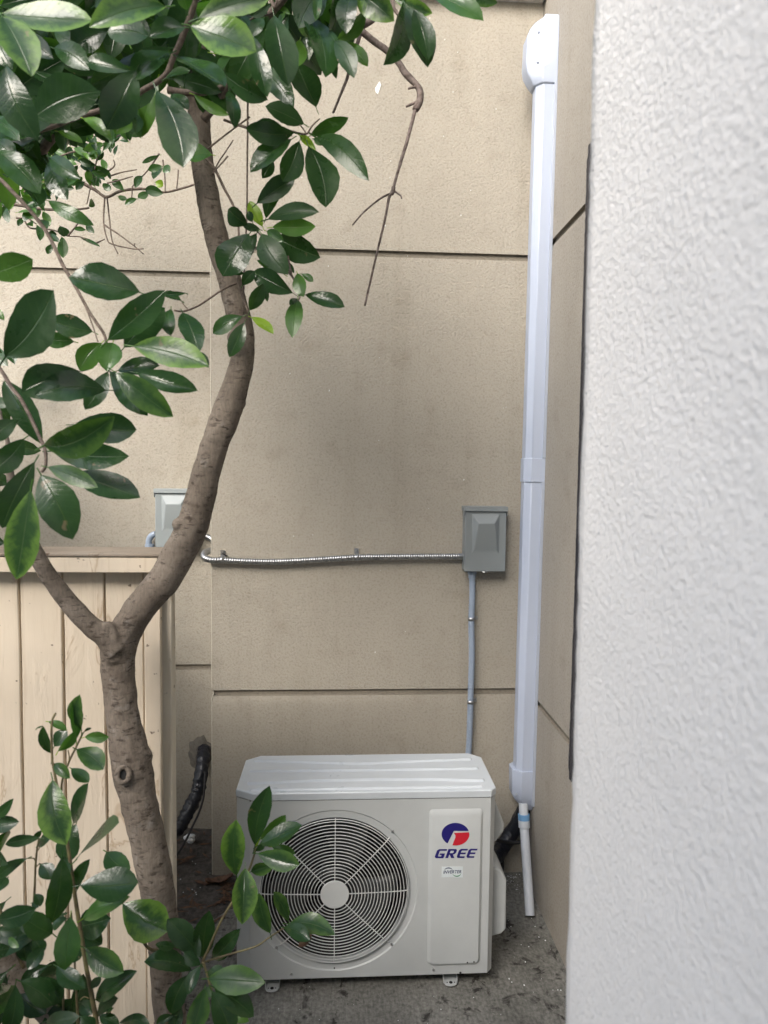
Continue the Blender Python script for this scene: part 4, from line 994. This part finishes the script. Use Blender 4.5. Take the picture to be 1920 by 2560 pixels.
cr.add('G', [(250, 400, -120, 760, 250, 'd', 1.02), (185, 205, -90, 430, 190, 'd', 1.03), (360, 640, 20, 1330, 280, 'd', 1.0), (425, 775, 755, 1448, 400, 'm', .97), (495, 695, 1015, 908, 190, 'l', .99), (760, 760, 1455, 1015, 300, 'd', 1.1),
  (320, 930, 172, 1862, 350, 'L', .93), (90, 640, 140, 740, 60, 'D')], 1.0, .03)
cr.add('E', [(760, 20, 645, 190, 130, 'd'), (590, 450, 985, 190, 210, 'd'), (682, 605, 852, 245, 150, 'm'), (650, 690, 515, 428, 135, 'Y'), (700, 615, 1235, 540, 175, 'd'), (750, 695, 1200, 688, 180, 'G'), (690, 735, 872, 845, 110, 'g'),
  (780, 800, 1250, 1012, 270, 'd'), (640, 765, 912, 1188, 270, 'm'), (510, 765, 235, 1205, 330, 's'), (585, 765, 425, 1090, 150, 'D'), (625, 720, 445, 690, 85, 'd'), (492, 672, 290, 510, 190, 'd'), (545, 645, 505, 530, 80, 'd'),
  (870, 1180, 590, 1040, 90, 'g'), (440, 1300, 570, 1150, 120, 'd'), (965, 1380, 548, 1160, 225, 'D'), (515, 1560, 660, 1280, 150, 'm'), (660, 1290, 700, 1470, 60, 'm'), (1010, 1175, 1075, 1418, 150, 'G'), (1050, 1180, 1175, 1262, 70, 'g'),
  (1090, 1398, 1502, 1525, 165, 'D'), (1012, 1445, 958, 1845, 178, 'G'), (1015, 1440, 925, 1500, 60, 'd'), (442, 1620, 135, 1800, 160, 'g'), (460, 1685, 305, 2045, 165, 'm'), (530, 1630, 762, 1805, 110, 'Y'), (895, 1050, 975, 1175, 50, 'd'),
  (470, 1180, 310, 1185, 50, 'm')], 1.36, .03)
cr.add('I', [(1270, 660, 1745, 945, 390, 'L', 1.25)], 1.25)
# the mass of the crown behind and above the leaves one can pick out
def clump(cr, n, xr, yr, dr, cut=None, sz=(.075, .125), ty='ddddmmDsyg'):
    k = 0
    while k < n:
        x, y = random.uniform(*xr), random.uniform(*yr)
        if cut and not cut(x, y): continue
        d = random.uniform(*dr); B = pd(x, y, d); L = random.uniform(*sz)
        a = V((random.uniform(-1, 1), random.uniform(-.6, .6), random.uniform(-1, .45))).normalized()
        cr.leaf(B, B+a*L, L*random.uniform(.34, .46), random.choice(ty), face=random.uniform(.2, 1), seg=8); k += 1
edge_ = lambda x, y: y < 250-max(0, x-330)*.35-max(0, (x-600))*.3
clump(cr, 330, (-60, 900), (-120, 275), (1.2, 1.8), edge_, (.08, .135), 'ddddmmmDsyggG')
clump(cr, 55, (-60, 330), (150, 400), (1.25, 1.6), lambda x, y: y < 400-x*.55)
clump(cr, 620, (-900, 1250), (-1300, -90), (.9, 2.1), None, (.08, .13))  # crown above the frame, thickened to dim the light below
clump(cr, 520, (-1700, 900), (-2600, -190), (2.0, 3.4), None, (.10, .15))  # unseen leaves added overhead to block skylight from the recess and lower wall
clump(cr, 90, (-900, -80), (-100, 1500), (1.0, 1.6))
for _ in range(900):      # unseen leaves added past the left edge to shade the recess
    B = V((random.uniform(-3.4, -1.9), random.uniform(-1.3, .2), random.uniform(.9, 2.05))); L = random.uniform(.10, .15)
    cr.leaf(B, B+V((random.uniform(-1, 1), random.uniform(-.6, .6), random.uniform(-1, .4))).normalized()*L, L*.42, 'd', face=.7, seg=5, petiole=False)
clump(cr, 46, (-60, 170), (260, 470), (1.3, 1.7), lambda x, y: y < 470-x*.9, (.07, .11))
cr.done('foliage', tree)

# ---- small leaved bush hanging over from behind
bush = empty('shrub', pd(60, 560, 2.3), 'twiggy small leaved shrub hanging in front of the recessed wall, upper left', 'shrub')
bt = ('branch', TWIG, bush); BR = [
 [(193, 451), (238, 475), (265, 493), (301, 478), (356, 472), (407, 481), (452, 472), (486, 461)], [(262, 493), (259, 556), (268, 598), (280, 610), (331, 622), (359, 622)],
 [(268, 496), (274, 550), (280, 601), (295, 634)], [(262, 563), (301, 589), (335, 615), (359, 635)], [(398, 384), (370, 425), (331, 466)], [(407, 400), (412, 440), (413, 478)], [(446, 425), (442, 472)],
 [(271, 442), (300, 432), (342, 424)], [(268, 458), (300, 450), (332, 441)], [(-20, 512), (40, 512), (100, 522), (169, 525), (223, 520)], [(250, 369), (235, 430), (226, 470), (217, 511)],
 [(60, 548), (75, 570), (110, 572), (142, 578), (170, 590), (200, 592), (240, 608)], [(170, 590), (190, 565), (200, 550)], [(40, 545), (70, 547), (90, 560)], [(-20, 400), (60, 410), (130, 400), (193, 451)],
 [(130, 400), (180, 380), (240, 372), (285, 345), (320, 330)], [(60, 360), (120, 372), (180, 345), (250, 340)], [(331, 466), (329, 496)], [(140, 345), (170, 320), (190, 340), (230, 358)], [(240, 608), (262, 598)], [(268, 430), (286, 415), (284, 400)], [(335, 615), (337, 608)],
 [(-40, 300), (60, 360)], [(95, 440), (110, 470), (105, 500)], [(60, 480), (120, 460), (165, 470)]]
for L in BR:
    r0 = 4.2 if L is BR[0] or L is BR[9] or L is BR[14] else 2.2
    twig(bt, L, random.uniform(2.2, 2.35), (r0, 1.3 if r0 < 3 else 2.4), k=4, seg=6, jit=.25)
bc = Crown()
small = [(55, 547, 45, 565, 12, 'm'), (75, 555, 82, 566, 16, 'G'), (92, 562, 100, 602, 16, 'm'), (100, 550, 118, 572, 20, 's'), (150, 565, 160, 592, 24, 's'), (155, 592, 158, 645, 22, 'g'), (200, 545, 174, 540, 14, 'd'), (215, 563, 236, 582, 14, 'm'),
 (215, 575, 185, 573, 10, 'g'), (200, 592, 250, 617, 12, 'm'), (232, 500, 222, 516, 16, 'm'), (275, 462, 262, 476, 20, 'm'), (310, 476, 280, 450, 18, 'g'), (362, 474, 408, 484, 22, 'm'), (372, 480, 345, 495, 16, 'g'), (342, 497, 312, 512, 12, 'g'),
 (295, 490, 318, 500, 12, 'g'), (398, 388, 355, 408, 10, 'm'), (405, 415, 370, 425, 16, 'g'), (405, 418, 384, 448, 20, 'm'), (410, 415, 425, 430, 20, 'g'), (355, 440, 338, 470, 16, 'm'), (388, 455, 408, 465, 18, 'Y'), (130, 610, 118, 635, 14, 's'),
 (225, 420, 272, 430, 18, 'm'), (185, 370, 240, 395, 20, 'G'), (200, 395, 260, 360, 22, 'G'), (130, 370, 175, 390, 20, 'G'), (150, 400, 210, 385, 24, 'y'), (245, 430, 200, 415, 18, 's'), (210, 455, 190, 475, 14, 'd'), (140, 500, 150, 490, 16, 's'), (120, 590, 142, 585, 16, 'd'), (125, 583, 150, 605, 14, 'D')]
for r in small: bc.add('S', [(*r[:4], r[4]*1.15, r[5])], 2.25, .05)
for _ in range(330):
    L = random.choice([BR[14], BR[15], BR[16], BR[18], BR[9], BR[10], BR[24], BR[23], BR[22]]); i = random.randrange(len(L)-1); u = random.random()
    x = L[i][0]+(L[i+1][0]-L[i][0])*u+random.gauss(0, 12); y = L[i][1]+(L[i+1][1]-L[i][1])*u+random.gauss(0, 12)
    if y > 470 and x > 120: continue
    a = random.uniform(0, 6.3); l = random.uniform(22, 42); bc.add('S', [(x, y, x+l*math.cos(a), y+l*math.sin(a), l*random.uniform(.35, .5), random.choice('mmdgGys'))], 2.25, .12)
for _ in range(330):
    x, y = random.uniform(-200, 380), random.uniform(-60, 380)
    if y > 400-x*.35: continue; a = random.uniform(0, 6.3); l = random.uniform(22, 45)
    bc.add('S', [(x, y, x+l*math.cos(a), y+l*math.sin(a), l*.45, random.choice('mmdgGd'))], 2.2, .2)
for _ in range(420):      # hidden leaves added behind the fence to darken the slot
    y = random.uniform(-.75, .22); x = random.uniform(-2.0, -1.098-.238*(y+.85)-.10); B = V((x, y, random.uniform(.15, 1.12))); L = random.uniform(.05, .09)
    bc.leaf(B, B+V((random.uniform(-1, .2), random.uniform(-.7, .7), random.uniform(-1, .3))).normalized()*L, L*.5, 'd', face=.6, seg=5, petiole=False)
bc.done('foliage', bush)

# ---- leafy shrub, bottom left
sh = empty('shrub', pd(250, 2700, 1.2), 'glossy leaved shrub with upright stems in the lower left corner, before the fence', 'shrub')
sb = ('stem', GSTEM, sh)
twig(sb, [(131, 1905), (136, 1930), (140, 1953), (155, 2030), (169, 2112), (178, 2172), (188, 2245), (203, 2341), (217, 2425), (231, 2498), (243, 2575), (252, 2720)], 1.12, (3, 6.5))
twig(sb, [(207, 1832), (190, 1868), (169, 1912), (154, 1963), (158, 2050), (168, 2110)], 1.13, (2.4, 3)); twig(sb, [(170, 1875), (173, 1895), (168, 1915)], 1.13, (1.4, 1.6))
twig(sb, [(139, 1783), (131, 1800), (128, 1835), (130, 1880), (131, 1908)], 1.12, (2.6, 3.2), jit=.5)
twig(sb, [(98, 2095), (93, 2119), (89, 2160), (87, 2210), (84, 2264), (80, 2340), (90, 2450)], 1.2, (2.2, 3.4)); twig(sb, [(93, 2128), (105, 2112), (120, 2104)], 1.2, (1.5, 1.2)); twig(sb, [(88, 2152), (84, 2146), (70, 2146)], 1.2, (1.6, 1.4)); twig(sb, [(90, 2168), (97, 2161), (104, 2160)], 1.2, (1.6, 1.4))
twig(sb, [(-10, 2255), (0, 2276), (14, 2317), (36, 2365), (60, 2420)], 1.15, (4, 5)); twig(sb, [(164, 2280), (163, 2360), (158, 2480), (160, 2620)], 1.25, (2, 3)); twig(sb, [(178, 2282), (185, 2360), (188, 2440), (194, 2540), (195, 2640)], 1.22, (2, 3.6))
twig(sb, [(200, 2500), (210, 2492), (222, 2496)], 1.2, (1.2, 1.2)); twig(sb, [(170, 2240), (175, 2225), (165, 2140), (160, 2148)], 1.2, (1.4, 1.2))
sb = bmesh.new()
twig(sb, [(-90, 2330), (-10, 2400), (40, 2440), (95, 2490), (150, 2550), (200, 2620), (230, 2750)], 1.28, (38, 34), seg=16, jit=.1)
obj('old_stem', sb, BARK, sh, angle=180)
sc2 = Crown()
sc2.add('H', [(845, 520, 828, 150, 155, 'l', 1.10), (790, 610, 760, 205, 130, 'g'), (540, 765, 447, 475, 108, 'm'), (600, 740, 768, 532, 120, 'G', 1.1), (560, 690, 700, 530, 150, 's'), (500, 430, 695, 530, 80, 'G'), (880, 590, 1132, 590, 118, 'G'),
  (790, 715, 1072, 930, 215, 'l', 1.1), (550, 870, 726, 1022, 115, 'l'), (740, 915, 922, 1062, 130, 'g'), (545, 1030, 690, 1712, 310, 'L', 1.05), (760, 1485, 918, 1068, 190, 's', 1.14), (790, 1862, 1235, 1480, 300, 'm', 1.08),
  (790, 1490, 690, 1900, 230, 's'), (412, 1640, 55, 1705, 120, 'd'), (395, 1710, 560, 1590, 120, 's'), (-80, 1520, 198, 1470, 160, 'd'), (-70, 1420, 142, 1228, 110, 'm'), (-40, 1850, 85, 1560, 150, 's'), (350, 1630, 430, 1560, 60, 'd'), (870, 540, 950, 500, 30, 'm'), (380, 500, 450, 478, 20, 'm')], 1.13, .03)
sc2.add('I', [(285, 190, -60, 430, 130, 'd'), (75, 390, -40, 545, 140, 'm'), (420, 250, 530, 410, 160, 'd'), (640, 180, 530, 872, 255, 'S', 1.08), (665, 165, 700, 390, 100, 'd'), (1100, 120, 1345, 340, 210, 'g', 1.2), (830, 470, 1435, 440, 325, 's', 1.05),
  (795, 525, 935, 195, 130, 'd'), (860, 815, 1345, 585, 200, 'G', 1.1), (545, 970, 212, 775, 240, 'm', 1.08), (690, 815, 540, 890, 130, 'S'), (730, 790, 672, 1352, 255, 'g', 1.04), (830, 890, 1150, 810, 300, 'D', 1.18), (840, 930, 1060, 1080, 200, 'D', 1.19), (820, 940, 715, 1280, 230, 's', 1.15),
  (885, 1120, 1285, 1372, 245, 'l', 1.06), (235, 965, -5, 940, 110, 'd'), (230, 880, 270, 1260, 170, 'D'), (345, 1000, 450, 1170, 140, 'd'), (455, 1115, 285, 1345, 150, 'd'), (90, 1000, 195, 1115, 70, 'G'), (590, 1308, 885, 1540, 180, 's', 1.1),
  (210, 1462, 552, 1712, 230, 's', 1.08), (500, 1300, 215, 1455, 120, 'd'), (420, 1420, 625, 1690, 200, 'd'), (160, 1500, 90, 1990, 200, 's', 1.06), (480, 1880, 825, 1830, 200, 'd'), (990, 1655, 1425, 1355, 200, 's', 1.1), (1005, 1815, 1225, 1640, 150, 'd'),
  (1050, 1420, 945, 1540, 90, 'd'), (830, 1690, 955, 1810, 130, 'd'), (1030, 1820, 1240, 1930, 120, 's'), (1230, 1900, 1560, 1930, 120, 'd'), (1100, 1835, 1182, 1738, 50, 'd'), (-60, 150, 82, 250, 130, 'd'), (620, 790, 710, 755, 30, 'd'), (360, 560, 420, 690, 100, 'd'), (330, 650, 400, 700, 60, 'd'),
  (700, 560, 600, 800, 90, 'D'), (840, 1830, 980, 1950, 150, 'd'), (200, 1600, 480, 1800, 200, 'D', 1.2), (60, 1380, -80, 1560, 150, 'D'), (-40, 1000, 60, 1080, 90, 'd')], 1.12, .04)
clump(sc2, 120, (-350, 420), (2575, 3500), (.9, 1.4), None, (.08, .12))  # unseen leaves added below the frame to block low light
clump(sc2, 26, (-260, 30), (2050, 2600), (1.0, 1.3), None, (.07, .11))
clump(sc2, 14, (-40, 200), (2420, 2600), (1.18, 1.3), None, (.06, .09), 'dDDd')
sc2.done('foliage', sh)

# ---- sprouting shrub before the air conditioner
s3 = empty('shrub', pd(395, 2700, 1.3), 'young shrub with glossy two toned leaves in front of the left of the air conditioner', 'shrub')
sb = ('stem', GSTEM, s3)
twig(sb, [(380, 2680), (405, 2590), (430, 2532), (464, 2482), (490, 2440), (504, 2412), (508, 2400), (525, 2364), (550, 2307), (571, 2271), (600, 2225), (622, 2176), (632, 2148), (640, 2120)], 1.22, (4, 2.6))
twig(sb, [(506, 2406), (540, 2396), (582, 2383), (639, 2366), (674, 2343), (714, 2317)], 1.24, (2.6, 2)); twig(sb, [(508, 2404), (516, 2430), (524, 2460), (530, 2476)], 1.21, (3, 2.4))
twig(sb, [(325, 2312), (338, 2330), (350, 2343), (371, 2370), (398, 2378), (404, 2380)], (1.26, 1.40), (2, 5))
c3 = Crown()
c3.add('J', [(720, 1395, 322, 935, 265, 'D', 1.24), (745, 1400, 822, 835, 250, 'd', 1.26), (850, 1395, 1195, 1045, 200, 'd', 1.27), (610, 1545, 50, 1440, 240, 'D', 1.2), (565, 1600, 365, 2060, 240, 'D', 1.2), (720, 1490, 565, 1835, 140, 's', 1.16),
  (720, 1480, 520, 1330, 150, 'd'), (810, 1640, 1485, 1690, 300, 'l', 1.12), (880, 1750, 1350, 2095, 265, 'S', 1.1), (850, 1790, 1085, 2330, 290, 'S', 1.08), (760, 1760, 600, 2320, 250, 'l', 1.1), (800, 1560, 1010, 1620, 160, 's', 1.14),
  (415, 1265, 180, 1235, 105, 'm'), (1000, 2020, 1295, 2150, 130, 'y', 1.16), (410, 2080, 190, 2190, 100, 'm'), (780, 1740, 850, 1860, 90, 'g'), (700, 1150, 680, 1400, 90, 'D'), (480, 1950, 330, 2300, 160, 'd')], 1.2, .02)
c3.add('K', [(450, 885, 618, 205, 245, 's', 1.22), (510, 820, 805, 540, 180, 'G', 1.24), (495, 885, 992, 655, 215, 'S', 1.2), (240, 1235, 232, 595, 275, 'L', 1.2), (335, 1150, 300, 1805, 295, 'L', 1.16), (480, 985, 965, 1115, 225, 'l', 1.18), (400, 1195, 665, 1120, 150, 'l', 1.22),
  (640, 905, 915, 990, 110, 'G', 1.24), (625, 1905, 495, 1435, 205, 'l', 1.22), (838, 1765, 665, 1425, 155, 'l', 1.24), (835, 1795, 1372, 1925, 225, 'l', 1.22), (780, 1835, 1090, 1990, 170, 's', 1.19), (450, 960, 515, 805, 36, 'Y'), (455, 960, 560, 870, 70, 'm')], 1.22, .01)
clump(c3, 50, (400, 800), (2640, 3300), (.95, 1.35), None, (.08, .12), 'ddlms')  # more unseen leaves added below the frame against low light
c3.done('foliage', s3)
bm = bmesh.new(); rows = []
B_ = pd(540+950/4.609, 1920+2060/4.609, 1.19); T_ = pd(540+1100/4.609, 1920+1965/4.609, 1.18)
for i in range(7):
    t = i/6; ww = .010*math.sin(math.pi*(.1+.8*t)); rows.append([bm.verts.new(B_.lerp(T_, t)+UP*(ww*s)+FWD*(.006*s*s)) for s in (-1, -.4, .4, 1)])
for a, b in zip(rows, rows[1:]):
    for j in range(3): bm.faces.new((a[j], a[j+1], b[j+1], b[j]))
o = obj('withered_leaf', bm, DEAD, s3, angle=180)
